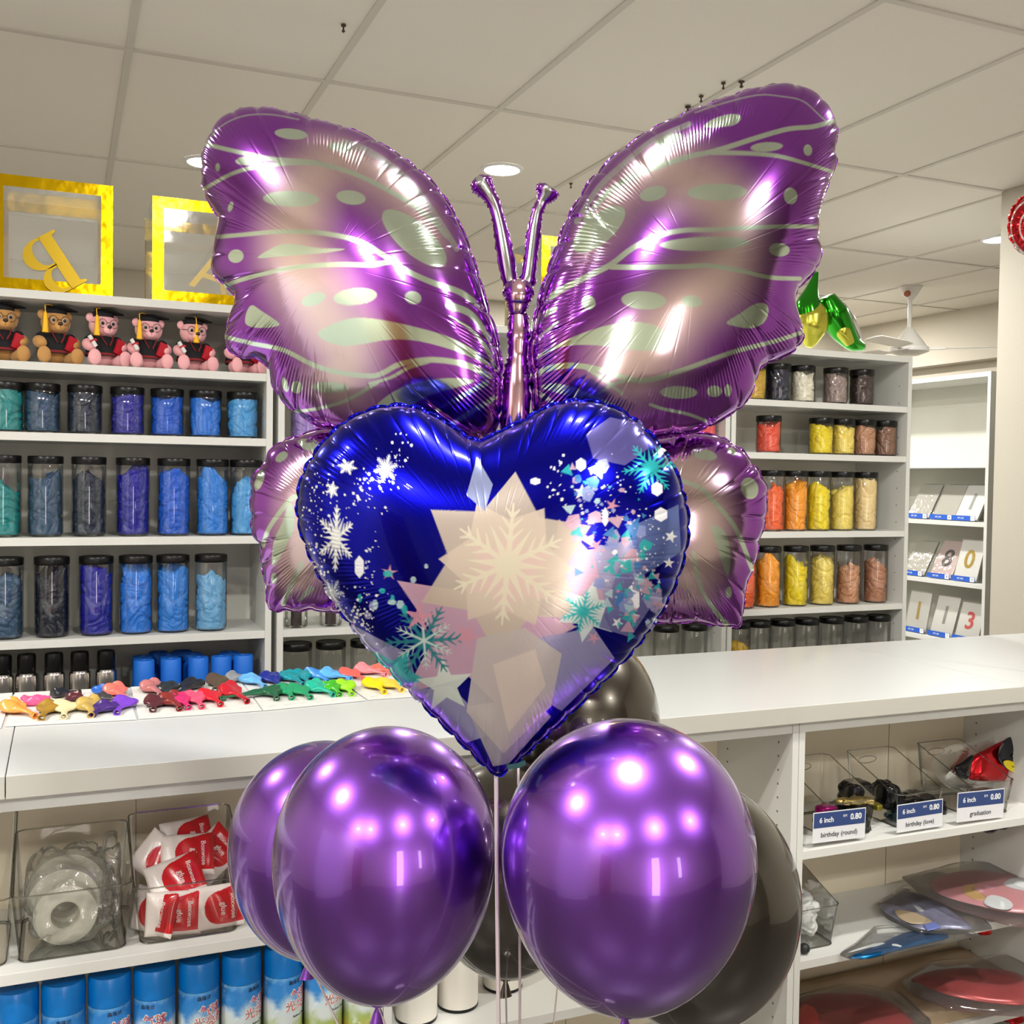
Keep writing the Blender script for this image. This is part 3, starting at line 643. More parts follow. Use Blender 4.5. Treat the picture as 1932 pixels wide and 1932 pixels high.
def tube_px(name, path, D, m, parent, colf, n=28, pleats=.0008, seed=1, flat=.8, steps=90):
    path = np.array(path, float); t = np.linspace(0, len(path)-1, steps); i = np.clip(t.astype(int), 0, len(path)-2); f = t-i
    def cr(c):
        a = path[np.clip(i-1, 0, None), c]; b = path[i, c]; d = path[i+1, c]; e = path[np.clip(i+2, None, len(path)-1), c]
        return .5*(2*b+(-a+d)*f+(2*a-5*b+4*d-e)*f*f+(-a+3*b-3*d+e)*f**3)
    u, v, r = cr(0), cr(1), cr(2); off = cr(3) if path.shape[1] > 3 else np.zeros(steps)
    cpt = P(u, v, D)-np.array([sy_, cy_, 0])*off[:, None]; rm = r*D/F*(1.2 if name == 'antenna' else 1)
    tg = np.gradient(cpt, axis=0); tg /= np.linalg.norm(tg, axis=1)[:, None]
    nf_ = -np.array([sy_, cy_, 0]); side = np.cross(tg, nf_); side /= np.linalg.norm(side, axis=1)[:, None]; nn = np.cross(side, tg)
    a = np.linspace(0, 2*PI, n, endpoint=False); V = []
    R = np.random.RandomState(seed); bumpy = np.cumsum(R.rand(steps)*1.3)
    sc_ = cpt[:, 2]
    for j in range(steps):
        seam = np.abs(np.cos(a))**6
        rr = rm[j]*(1+seam*.10*np.sin(bumpy[j]*2.2)-.05*seam)+pleats*seam*np.sin(bumpy[j]*5)
        V.append(cpt[j]+side[j]*(np.cos(a)*rr)[:, None]+nn[j]*(np.sin(a)*rr*flat)[:, None])
    V = np.array(V); cols = np.array([colf(a_, 0) for a_ in a]); cols = np.tile(cols, (steps, 1))
    i0 = np.arange(n); i1 = (i0+1) % n; fs = [np.stack([j*n+i0, (j+1)*n+i0, (j+1)*n+i1, j*n+i1], -1) for j in range(steps-1)]
    V = V.reshape(-1, 3); V = np.vstack([V, V[:n].mean(0), V[-n:].mean(0)]); cols = np.vstack([cols, cols[:1], cols[-1:]]); c0 = len(V)-2
    h = np.arange(0, n, 2)
    fs.append(np.stack([np.full(len(h), c0), h, (h+1) % n, (h+2) % n], -1)); b0 = (steps-1)*n
    fs.append(np.stack([np.full(len(h), c0+1), b0+(h+2) % n, b0+(h+1) % n, b0+h], -1))
    return local(npmesh(name, V, np.concatenate(fs), m, parent, col=cols))
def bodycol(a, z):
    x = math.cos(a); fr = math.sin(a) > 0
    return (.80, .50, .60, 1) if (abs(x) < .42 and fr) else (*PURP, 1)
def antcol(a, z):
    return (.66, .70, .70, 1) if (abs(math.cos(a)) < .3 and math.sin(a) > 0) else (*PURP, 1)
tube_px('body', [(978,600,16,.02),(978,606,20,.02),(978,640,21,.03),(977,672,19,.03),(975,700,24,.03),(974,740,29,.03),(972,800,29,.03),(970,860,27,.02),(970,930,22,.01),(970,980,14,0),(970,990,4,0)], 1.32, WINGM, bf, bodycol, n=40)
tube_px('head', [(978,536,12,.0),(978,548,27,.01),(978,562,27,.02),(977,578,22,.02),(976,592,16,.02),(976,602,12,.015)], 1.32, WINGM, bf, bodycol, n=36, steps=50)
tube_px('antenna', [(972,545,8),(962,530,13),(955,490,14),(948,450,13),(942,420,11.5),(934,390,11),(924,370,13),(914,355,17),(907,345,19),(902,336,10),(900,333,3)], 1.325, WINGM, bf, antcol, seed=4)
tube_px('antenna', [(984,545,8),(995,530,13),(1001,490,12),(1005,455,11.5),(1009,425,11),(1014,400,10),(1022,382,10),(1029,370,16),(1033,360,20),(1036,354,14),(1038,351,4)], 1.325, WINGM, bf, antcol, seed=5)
# ------------------------------------------------------------------ heart
BLUE = (.003, .003, .33)
R2 = np.random.RandomState(11)
def star(c, r, n=5, inner=.4, rot=0, sx=1):
    return [(c[0]+sx*(r if k % 2 == 0 else r*inner)*math.sin(rot+PI*k/n), c[1]-(r if k % 2 == 0 else r*inner)*math.cos(rot+PI*k/n)) for k in range(2*n)]
def hexa(c, rx, ry, rot=0): return [(c[0]+rx*math.cos(rot+PI*k/3)*math.cos(0)-0, c[1]+ry*math.sin(rot+PI*k/3)) for k in range(6)]
HP = []   # (polygon, rgb, metal)
Wt = (.70, .70, .67); TEAL = (.02, .42, .44); PKL = (.58, .36, .46); LAV = (.36, .34, .56); ICE = (.45, .62, .68)
def ribpoly(a, b, w0, w1):
    a = np.array(a); b = np.array(b); d = b-a; n = np.array([-d[1], d[0]])/max(1e-6, np.hypot(*d)); return [tuple(a+n*w0), tuple(b+n*w1), tuple(b-n*w1), tuple(a-n*w0)]
def flake(c, rx, ry, rgb, rot=0, met=.2, w=1.0, sharp=True):
    c = np.array(c)
    for k in range(6):
        an = rot+k*PI/3; e = np.array([rx*math.sin(an), -ry*math.cos(an)])
        HP.append((ribpoly(c, c+e, 3.0*w, .8*w), rgb, met))
        for t, l in ((.38, .30), (.58, .26), (.78, .18)):
            for s_ in (-1, 1):
                q = c+e*t; a2 = an+s_*.75; f2 = np.array([rx*math.sin(a2), -ry*math.cos(a2)])*l
                HP.append((ribpoly(q, q+f2, 2.0*w, .5*w), rgb, met))
        a3 = an+PI/6; f3 = np.array([rx*math.sin(a3), -ry*math.cos(a3)])
        if sharp: HP.append(([tuple(c+f3*.08+np.array([math.cos(a3), math.sin(a3)])*4*w), tuple(c+f3*.72), tuple(c+f3*.08-np.array([math.cos(a3), math.sin(a3)])*4*w)], rgb, met))
# broad pale ice shards and stars over the lower and middle parts
HP += [(star((905, 1190), 185, 5, .46, .25), PKL, .45), (star((1090, 1090), 120, 5, .5, -.3), PKL, .45),
       ([(640, 1165), (770, 1230), (800, 1330), (700, 1250)], LAV, .6), ([(780, 1300), (850, 1290), (935, 1380), (880, 1400)], LAV, .6),
       ([(1010, 1200), (1120, 1180), (1160, 1240), (1060, 1340), (1000, 1300)], LAV, .6), ([(880, 1330), (1000, 1310), (1040, 1350), (960, 1440), (930, 1445)], (.42, .38, .42), .5),
       (star((955, 1060), 175, 6, .62, .1), (.50, .42, .34), .4), (star((955, 1060), 128, 6, .66, .6), (.56, .46, .38), .35), (star((960, 1075), 84, 6, .6, .1), (.60, .44, .40), .35),
       ([(900, 1200), (990, 1180), (1060, 1230), (1040, 1330), (950, 1420), (880, 1340)], (.52, .46, .44), .45), ([(930, 1250), (1010, 1220), (1030, 1290), (960, 1380)], (.62, .52, .46), .4),
       (star((745, 1270), 62, 5, .4, .5), TEAL, .5), (star((840, 1290), 55, 5, .42, 2.4), (.6, .66, .6), .4), (star((1110, 1150), 60, 6, .5, .2), (.6, .68, .66), .4),
       (hexa((1165, 830), 62, 46, .3), (.16, .14, .44), .8), ([(1120, 1040), (1190, 1010), (1230, 1120), (1150, 1170)], LAV, .6), ([(1190, 990), (1280, 950), (1285, 1040), (1200, 1090)], (.14, .2, .5), .7),
       ([(1170, 1060), (1250, 1110), (1190, 1200), (1130, 1180)], (.2, .2, .46), .7), ([(900, 780+80), (930, 850+60), (915, 960), (880, 930)], (.3, .34, .55), .6)]
flake((800, 1205), 78, 72, (.02, .20, .24), .45, .5, 1.5); flake((800, 1205), 60, 56, (.5, .6, .56), .45+PI/6, .4, .8, False)
flake((634, 1013), 36, 64, Wt, 0.05, .3, 1.25); flake((728, 880), 24, 28, Wt, .3, .3, .8); flake((655, 878), 20, 16, Wt, .7, .3, .65); flake((627, 921), 13, 17, Wt, .2, .3, .6); flake((627, 1118), 24, 30, (.45, .48, .5), .5, .4, .7)
flake((1228, 880), 56, 52, TEAL, .4, .5, 1.2); flake((1100, 1150), 44, 42, TEAL, .2, .5, 1.0)
flake((958, 1060), 112, 116, (.58, .52, .40), .1, .25, 2.2)
for c, rx, ry in [((1096, 873), 11, 13), ((1010, 904), 11, 7), ((1142, 971), 7, 18), ((1240, 920), 12, 14), ((1247, 968), 14, 14), ((1160, 1038), 6, 6), ((1206, 1046), 6, 5), ((678, 1066), 10, 22), ((1192, 1128), 17, 28), ((1247, 852), 6, 6)]:
    HP.append((hexa(c, rx, ry, .5), (.80, .79, .80), .2))
for c, r, rot in [((735, 1076), 16, .1), ((1089, 990), 17, .2), ((1155, 950), 15, .4), ((1125, 1025), 14, .7), ((1178, 1050), 9, .1), ((790, 1160), 32, .1), ((880, 1195), 26, .5), ((1190, 995), 10, .3), ((1120, 1200), 14, .5)]:
    HP.append((star(c, r, 5, .32, rot), (.62, .28, .36), .45))
for c, r, rot in [((1097, 925), 16, .1), ((1266, 1010), 13, .3), ((1194, 1160), 14, .2), ((1165, 1172), 12, .5), ((1262, 1060), 11, .1), ((1145, 1090), 10, .2)]:
    HP.append((star(c, r, 5, .42, rot), Wt, .25))
for _ in range(150):   # drifting shards at the right
    a = R2.rand(); c = (1085+R2.normal()*10+a*150+R2.normal()*18, 905+a*210+R2.normal()*62)
    r = 3+R2.rand()**2*17; k = 3 if R2.rand() < .6 else 5; col_ = [TEAL, ICE, LAV, PKL, (.05, .2, .5), (.25, .3, .6)][R2.randint(6)]
    HP.append(([(c[0]+r*(.6+.6*R2.rand())*math.cos(6.28*q/k+a*9), c[1]+r*(.6+.6*R2.rand())*math.sin(6.28*q/k+a*9)) for q in range(k)], col_, .5))
for _ in range(34):
    c = (1130+R2.rand()*120, 1120+R2.rand()*110-40); r = 4+R2.rand()*12; col_ = [TEAL, ICE, LAV, PKL][R2.randint(4)]
    HP.append(([(c[0]+r*math.cos(6.28*q/3+_), c[1]+r*math.sin(6.28*q/3+_)) for q in range(3)], col_, .5))
for _ in range(12):
    c = (640+R2.rand()*170, 1060+R2.rand()*120); HP.append((hexa(c, 4+R2.rand()*6, 5+R2.rand()*7, R2.rand()), [TEAL, LAV, ICE][R2.randint(3)], .5))
def trail(pts, n, spread, rmin, rmax):
    pts = np.array(pts, float)
    for _ in range(n):
        t = R2.rand()*(len(pts)-1); i = int(t); c = pts[i]*(1-(t-i))+pts[i+1]*(t-i)+R2.normal(size=2)*spread; r = rmin+(rmax-rmin)*R2.rand()**2
        HP.append((hexa(c, r, r*1.1, R2.rand()), Wt, .25))
trail([(760, 830), (745, 870), (700, 905), (680, 930), (640, 950)], 90, 16, 1.2, 3.4); trail([(735, 950), (700, 1010), (695, 1060), (700, 1090)], 26, 7, 1.2, 3); trail([(610, 900), (590, 960), (585, 1020), (600, 1080), (650, 1130), (700, 1180)], 150, 13, 1, 2.8)
trail([(700, 1110), (670, 1150), (690, 1190)], 60, 16, 1.2, 3.4); trail([(1060, 870), (1040, 920), (1100, 960)], 26, 9, 1.5, 4); trail([(1130, 900), (1200, 950), (1230, 1030), (1200, 1110)], 80, 26, 1, 3)
def heart_color(U, V, dist):
    col = np.tile(np.array([*BLUE, 1.0]), (len(U), 1))
    for poly, rgb, met in HP:
        pg = np.asarray(poly); bx = (U > pg[:, 0].min()) & (U < pg[:, 0].max()) & (V > pg[:, 1].min()) & (V < pg[:, 1].max())
        idx = np.where(bx)[0]
        if len(idx) == 0: continue
        ins = softpoly(U[idx], V[idx], pg)*.92; sub = col[idx]; blend(sub, ins, rgb, met); col[idx] = sub
    return col
HEART = [(905,832),(925,826),(950,812),(985,797),(1020,775),(1055,762),(1090,757),(1130,761),(1170,776),(1205,800),(1240,838),(1268,880),(1287,930),(1297,985),(1290,1045),(1266,1115),(1228,1180),(1180,1240),(1120,1300),(1055,1362),(1000,1412),(968,1442),(950,1456),(938,1458),(922,1448),(893,1420),(850,1378),(790,1318),(725,1250),(665,1180),(615,1105),(580,1030),(563,965),(572,900),(600,850),(642,805),(690,778),(735,767),(775,768),(815,783),(848,803),(880,825)]
ht = empty('heart_balloon', tuple(P(940, 1455, 1.12).tolist()), 0, 'blue heart foil balloon printed with snowflakes, stars and pale ice shards', 'foil balloon')
INVH = Matrix.Translation(-ht.location)
hm = foil_mat('printed_blue_foil', .22, coat=.2)
o = foil('printed_envelope', HEART, (930, 1055), 1.12, .078, 1800, 210, heart_color, hm, ht, 21, pleat=.0235, cre=.0026, fine=.00016, lobe=.0014, flange=7, backcol=(.02, .02, .3), crl=(.008, .026)); o.data.transform(INVH)
vt = MB(); q = [P(u, v, 1.10) for u, v in ((955, 1443), (975, 1440), (990, 1434), (993, 1442), (980, 1449), (958, 1452))]
vt.add([tuple(p) for p in q]+[tuple(p+np.array([sy_, cy_, 0])*.0015) for p in q], [(0,1,2,3,4,5),(11,10,9,8,7,6)]+[(i, i+6, (i+1) % 6+6, (i+1) % 6) for i in range(6)])
o = vt.build('inflation_tab', mat('teal_foil_tab', (.08, .2, .24), .2, .9), ht); o.data.transform(INVH)
RIB = mat('pale_ribbon', (.62, .52, .52), .35)
KN = P(972, 2650, 1.28)
def ribbon(a, parent, inv, bulge=(0, 0), wd=.0019, end=None):
    a = Vector(a); b = Vector(end if end is not None else KN); pts = []
    for i in range(25):
        t = i/24; p = a.lerp(b, t); p += (RB*bulge[0]+FH*bulge[1])*math.sin(PI*t); pts.append(p)
    m = MB().tube(pts, wd*1.1, 6, flat=.6); o = m.build('ribbon', RIB, parent); o.data.transform(inv); return o
ribbon(P(936, 1456, 1.13), ht, INVH, (-.004, -.10), .0030)
ribbon(P(975, 1180, 1.36), bf, INV, (.004, -.14), .0022)
# ------------------------------------------------------------------ latex balloons
CHR = mat('chrome_purple_latex', (.26, .075, .57), .27, 1, coat=1.0, coat_r=.02)
CHB = mat('chrome_black_latex', (.085, .075, .062), .26, 1, coat=.9, coat_r=.03)
def latex(c_uv, D, rx_px, top_px, bot_px, m, lab, lean=0, bul=(0, 0), tail=1.0):
    """lathe profile: round crown, tapering foot; sizes from the photo scale at distance D"""
    k = D/F; R = rx_px*k; a_ = top_px*k; b_ = bot_px*k
    cpos = Vector(P(c_uv[0], c_uv[1], D)); t = empty('latex_balloon', tuple(cpos-Vector((0, 0, b_))), 0, lab, 'balloon', 'round latex balloons of the bouquet')
    prof = [(.0035, -b_-.002)]
    for i in range(1, 40):
        an = PI*i/40; s_, c_ = math.sin(an), -math.cos(an)
        prof.append((R*(s_**(1.12 if c_ < 0 else 1.0)), c_*(b_ if c_ < 0 else a_)))
    prof.append((.0006, a_))
    T = Matrix.Translation((0, 0, b_)) @ Matrix.Rotation(lean, 4, FH)
    MB().lathe(prof, 72, mtx=T).build('balloon_skin', m, t, auto=False)
    MB().lathe([(.003, -b_+.001), (.0045, -b_-.006), (.0035, -b_-.010), (.006, -b_-.016), (.010, -b_-.030), (.011, -b_-.032), (.009, -b_-.0315)], 20, mtx=T, sy=.35).build('knotted_neck', m, t)
    bot = cpos+Matrix.Rotation(lean, 3, FH) @ Vector((0, 0, -b_-.006))
    ribbon(bot, t, Matrix.Translation(-t.location), bul)
    return t
latex((1184, 1612), 1.12, 242, 256, 300, CHR, 'purple chrome balloon, large front one on the right')
latex((728, 1610), 1.22, 213, 240, 284, CHR, 'purple chrome balloon, front one on the left', lean=.04)
latex((607, 1588), 1.465, 174, 190, 224, CHR, 'purple chrome balloon mostly behind the front left one', lean=.1)
latex((1300, 1690), 1.42, 209, 226, 252, CHB, 'black chrome balloon behind the large purple one, right side', lean=-.1)
latex((1085, 1362), 1.76, 160, 180, 200, CHB, 'dark chrome balloon peeping out right of the heart, uppermost')
latex((957, 1625), 1.56, 166, 190, 222, CHB, 'black chrome balloon in the gap between the two purple ones')
wt = empty('balloon_weight', (KN[0], KN[1], 0), 0, 'silver balloon weight on the floor below the bouquet', 'weight')
MB().lathe([(.05, 0), (.055, .005), (.045, .08), (.01, .095)], 32).build('weight_body', SILV, wt)
MB().tube([(0, 0, .09), (0, 0, float(KN[2]))], .002, 6).build('gathered_ribbon', RIB, wt)
# ================================================================== ON THE BOOKCASES
# graduation bears, built facing -Y, seat at z = 0
def plush(name, col): return mat(name, col, .85, bump=.35, bscale=420, sheen=.4, nvar=.12)
def make_bear(fur, furname, lab, scroll=True, droop=0):
    t = empty('graduation_bear', (0, 0, 0), 0, lab, 'teddy bear', 'graduation teddy bears on the shelf')
    F_ = plush(furname, fur); F2 = plush(furname+'_muzzle', [min(1, c*1.15) for c in fur])
    b = MB().ell((0, .004, .040), (.034, .029, .040)).ell((-.043, -.022, .052), (.014, .022, .015), rot=(.3, 0, .35)).ell((.043, -.022, .052), (.014, .022, .015), rot=(.3, 0, -.35))
    b.ell((-.032, -.022, .017), (.015, .033, .0155), rot=(0, 0, -.25)).ell((.032, -.022, .017), (.015, .033, .0155), rot=(0, 0, .25)).ell((-.040, -.052, .020), (.0165, .009, .020)).ell((.040, -.052, .020), (.0165, .009, .020))
    b.build('body', F_, t)
    hd = MB().ell((0, -.004, .103), (.036, .031, .030)).ell((0, -.022, .095), (.024, .016, .017)).ell((-.031, .002, .122), (.0115, .007, .0115)).ell((.031, .002, .122), (.0115, .007, .0115)).build('head', F_, t)
    MB().ell((0, -.036, .092), (.0135, .011, .0115)).build('muzzle', F2, hd)
    MB().ell((0, -.0475, .097), (.0062, .004, .0045)).build('nose', mat('dark_nose', (.02, .008, .006), .3), hd)
    MB().tube([(0, -.0478, .093), (0, -.0475, .086)], .0005, 5).build('mouth_stitch', mat('dark_nose', (0, 0, 0)), hd)
    for s in (-1, 1):
        MB().ell((s*.0135, -.0335, .1065), (.0056, .003, .0056)).build('eye_white', mat('eye_white', (.75, .73, .7), .4), hd)
        MB().ell((s*.0135, -.0362, .1062), (.0041, .002, .0042)).build('eye', mat('eye_black', (.004, .004, .004), .12), hd)
    g = MB()
    for s in (-1, 1):
        g.tube([(s*.0150+.0105*math.cos(a), -.0395, .106+.0105*math.sin(a)) for a in np.linspace(0, 2*PI, 21)], .0008, 5, caps=False)
        g.tube([(s*.0255, -.0395, .107), (s*.033, -.02, .109), (s*.034, 0, .11)], .0008, 5)
    g.tube([(-.0045, -.0395, .107), (0, -.0405, .109), (.0045, -.0395, .107)], .0008, 5)
    g.build('glasses', mat('brown_wire', (.06, .015, .012), .3), t)
    gw = MB().lathe([(.043, .026), (.042, .040), (.037, .060), (.026, .074), (.018, .080)], 28, cap0=False, cap1=False, sy=.9)
    gw.ell((-.037, -.006, .062), (.014, .018, .018), rot=(0, .5, 0)).ell((.037, -.006, .062), (.014, .018, .018), rot=(0, -.5, 0))
    gw.build('gown', mat('black_felt', (.006, .006, .008), .9), t)
    st = MB()
    for s in (-1, 1): st.tube([(s*.016, -.026, .079), (s*.012, -.036, .066), (s*.004, -.040, .052)], .0028, 6, flat=.5)
    st.lathe([(.0435, .028), (.0445, .031), (.0433, .034)], 28, cap0=False, cap1=False, sy=.9)
    st.build('gown_trim', mat('dark_red_felt', (.20, .008, .012), .8), t)
    cp = MB().lathe([(.027, .122), (.0275, .134), (.022, .139)], 28, sy=.95)
    cp.box((-.027, -.027, .1385), (.027, .027, .1425), mtx=Matrix.Translation((0, 0, 0)) @ Matrix.Rotation(.12, 4, 'Y') @ Matrix.Rotation(.62, 4, 'Z'))
    cpo = cp.build('graduation_cap', mat('black_felt', (0, 0, 0)), t, bevel=.001)
    ts = MB(); x0 = -.030 if droop == 0 else (-.034 if droop == 1 else -.002)
    ts.tube([(0, 0, .143), (x0*.6, -.020, .1445), (x0, -.036, .140), (x0, -.040, .122)], .0012, 6)
    ts.tube([(x0, -.040, .124), (x0, -.0405, .118), (x0, -.041, .100), (x0-.001, -.042, .074)], [.0022, .0045, .0060, .0078], 10)
    if droop != 3: ts.build('tassel', mat('yellow_thread', (.90, .50, .01), .6, bump=.5, bscale=300), cpo)
    bk = MB().box((-.011, -.003, -.018), (.011, .003, .018), mtx=Matrix.Translation((.028, -.040, .050)) @ Euler((.15, .3, .35)).to_matrix().to_4x4()).build('red_book', mat('red_board', (.45, .006, .02), .35), t)
    if scroll:
        so = MB().tube([(-.052, -.046, .072), (-.036, -.049, .046)], .0052, 12).build('diploma_scroll', mat('white_paper_roll', (.72, .72, .70), .6), t)
        MB().tube([(-.0462, -.0470, .0620), (-.0437, -.0474, .0582)], .0062, 12).ell((-.038, -.050, .062), (.005, .002, .0035)).build('ribbon_bow', mat('red_board', (0, 0, 0)), so)
    return t
TAN = (.52, .27, .08); PNK = (.85, .42, .44)
b1 = make_bear(TAN, 'tan_plush', 'tan bear in black cap and gown, cut off by the left picture edge', droop=3)
b2 = make_bear(TAN, 'tan_plush', 'tan bear in black cap with yellow tassel, beside the pink bears', scroll=False, droop=1)
b3 = make_bear(PNK, 'pink_plush', 'pink bear holding a white scroll, next to the tan bears', droop=0)
b4 = dup(b3); b4['label'] = 'pink bear with its tassel over the cheek, fourth from the left'
b5 = make_bear(PNK, 'pink_plush', 'pink bear with its yellow tassel hanging over the face', droop=2)
b6 = dup(b5); b6['label'] = 'pink bear half hidden by the butterfly left wing'
YB = 3.125
for o, u, rz, sc_ in ((b1, 5, .1, 1.0), (b2, 104, .18, 1.0), (b3, 193, .26, 1.0), (b4, 279, .02, .97), (b5, 362, .12, .97), (b6, 452, .3, .97)):
    o.location = (XatY(u, YB), YB, SH[1]+.0005); o.rotation_euler = (0, 0, rz+.1); o.scale = (sc_*1.06, sc_*1.0, sc_*1.10)
# clear cube boxes with gold frames
FILM = clear('clear_film', (.99, .99, .98), .10, .06, haze=.10, hazecol=(.8, .8, .76), bump=.22, bscale=9)
def cube_box(x, y, s, lab, rz=0):
    t = empty('balloon_box', (x, y, SH[0]+.0005), rz, lab, 'box', 'clear cube boxes with gold frames'); h = s/2; fw_ = .030
    for k, (ax, sg) in enumerate((('f', -1), ('f', 1), ('s', -1), ('s', 1))):
        m = MB()
        def bx(a0, z0, a1, z1):
            if ax == 'f': m.box((a0, sg*h-.0006, z0), (a1, sg*h+.0006, z1))
            else: m.box((sg*h-.0006, a0, z0), (sg*h+.0006, a1, z1))
        if ax == 'f':
            bx(-h, 0, -h+fw_, s); bx(h-fw_, 0, h, s); bx(-h+fw_, 0, h-fw_, fw_); bx(-h+fw_, s-fw_, h-fw_, s)
            m.build('gold_frame', GOLD, t)
            for cx_, cz_ in ((-1, fw_), (1, fw_), (-1, s-fw_), (1, s-fw_)): pass
        a = MB()
        if ax == 'f': a.box((-h+fw_-.002, sg*(h-.0012)-.0002, fw_-.002), (h-fw_+.002, sg*(h-.0012)+.0002, s-fw_+.002))
        else: a.box((sg*(h-.0012)-.0002, -h+.002, .002), (sg*(h-.0012)+.0002, h-.002, s-.002))
        a.build('clear_panel', FILM, t)
    MB().box((-h+.001, -h+.001, s-.0008), (h-.001, h-.001, s-.0004)).build('clear_top', FILM, t)
    return t
BXY = 3.215
xb1 = XatY(212, 3.065)-.1485; xb2 = XatY(282, 3.065)+.1485; xb3 = XatY(1016, 3.065)+.1485
B1 = cube_box(xb1, BXY, .297, 'clear cube box with gold frame and tipped letter B, at left edge')
B2 = cube_box(xb2, BXY, .285, 'clear cube box with gold frame, between letter B box and left wing')
B3 = cube_box(xb3, BXY, .297, 'clear cube box with gold frame, seen behind the butterfly antennae')
GM = mat('gold_card_letter', (.40, .26, .01), .3, .7)
fm = Matrix(((1, 0, 0, 0), (0, 0, -1, 0), (0, 1, 0, 0), (0, 0, 0, 1)))   # text plane to the XZ plane facing -Y
def serif_B():
    """a bold serif capital B, 1 high, as polygons (outer with two counters cut by bridging)"""
    def arc(cx_, cz_, rx, rz, a0, a1, n=12): return [(cx_+rx*math.cos(a0+(a1-a0)*i/n), cz_+rz*math.sin(a0+(a1-a0)*i/n)) for i in range(n+1)]
    m = MB()
    m.prism([(-.36, -.5), (-.36, -.46), (-.27, -.43), (-.27, .43), (-.36, .46), (-.36, .5), (-.06, .5), (-.06, -.5)], 0, 1)
    def ring(o, i):
        n = len(o); v = [(x, z, k) for k in (0, 1) for x, z in o]+[(x, z, k) for k in (0, 1) for x, z in i]; f = []
        for q in range(n-1):
            f += [(q, q+1, 2*n+q+1, 2*n+q), (n+q, 3*n+q, 3*n+q+1, n+q+1), (q, n+q, n+q+1, q+1), (2*n+q, 2*n+q+1, 3*n+q+1, 3*n+q)]
        m.add(v, f)
    up_o = [(-.07, .5)]+arc(.02, .26, .27, .24, PI/2, -PI/2)+[(-.07, .02)]; up_i = [(-.07, .45)]+arc(.0, .26, .13, .19, PI/2, -PI/2)+[(-.07, .07)]
    lo_o = [(-.07, .04)]+arc(.05, -.23, .31, .27, PI/2, -PI/2)+[(-.07, -.5)]; lo_i = [(-.07, -.01)]+arc(.02, -.23, .15, .22, PI/2, -PI/2)+[(-.07, -.45)]
    ring(up_o, up_i); ring(lo_o, lo_i); return m
lb = serif_B().build('card_letter', GM)
pB = PY(98, 500, 3.062); lb.data.transform(Matrix.Translation((pB[0]+.002, 3.0645, pB[2])) @ fm.inverted().transposed().inverted() if False else Matrix.Translation((float(pB[0]), 3.060, float(pB[2]))) @ fm @ Matrix.Rotation(math.radians(213), 4, 'Z') @ Matrix.Diagonal((.152, .152, .0015, 1)))
tag(lb, 'gold card letter B hanging tipped over on the left cube box', 'letter', 'gold card letters')
tA = text_mesh('card_letter', 'A', .17, GM, None, Matrix.Translation((xb2+.032, 3.185, SH[0]+.105)) @ fm @ Matrix.Rotation(math.radians(-14), 4, 'Z'), extrude=.0008)
tag(tA, 'gold card letter A inside the second cube box by the wing', 'letter', 'gold card letters')
# ================================================================== SAMPLES ON THE COUNTER
card_m = mat('white_sample_card', (.72, .70, .66), .5, nvar=.05, bscale=30); ink = mat('grey_pencil', (.42, .38, .38), .8)
cards = [([(-40, 1312), (24, 1308), (2, 1374), (-60, 1376)], 'blank sample card cut off by the left picture edge'),
         ([(28, 1308), (236, 1298), (258, 1358), (10, 1371)], 'sample card with orange, pink, gold and purple balloons'),
         ([(247, 1297), (452, 1284), (494, 1341), (262, 1357)], 'sample card with dark and red balloons'),
         ([(455, 1284), (622, 1274), (690, 1322), (497, 1341)], 'sample card with green and blue balloons'),
         ([(625, 1273), (790, 1264), (858, 1310), (694, 1321)], 'sample card with yellow balloons touching the heart balloon')]
for px, lab in cards:
    pts = [PZ(u, v, ZC+.001) for u, v in px]; t = empty('sample_card', tuple(np.mean(pts, 0)), 0, lab, 'card', 'white sample cards on the worktop'); c = t.location
    m = MB(); m.add([tuple(p) for p in pts]+[tuple(p+np.array([0, 0, .0015])) for p in pts], [(3, 2, 1, 0), (4, 5, 6, 7), (0, 1, 5, 4), (1, 2, 6, 5), (2, 3, 7, 6), (3, 0, 4, 7)])
    o = m.build('card_board', card_m, t); 
    if o.data.polygons[1].normal.z < 0: o.data.flip_normals()
    o.data.transform(Matrix.Translation(-c))
    k = MB(); a, b = Vector(pts[3]), Vector(pts[2]); up_ = (Vector(pts[0])-a)*.07
    for q in range(6):
        s0 = a.lerp(b, .06+q*.155)+up_; s1 = a.lerp(b, .14+q*.155)+up_*1.2
        k.tube([s0+Vector((0, 0, .0018)), s0.lerp(s1, .5)+Vector((0, .002, .0018)), s1+Vector((0, 0, .0018))], .0006, 4, flat=.2)
    o = k.build('handwriting', ink, t); o.data.transform(Matrix.Translation(-c))
LATS = objcol_mat('thin_latex', .3, bump=.15, bscale=70, spec=.55)
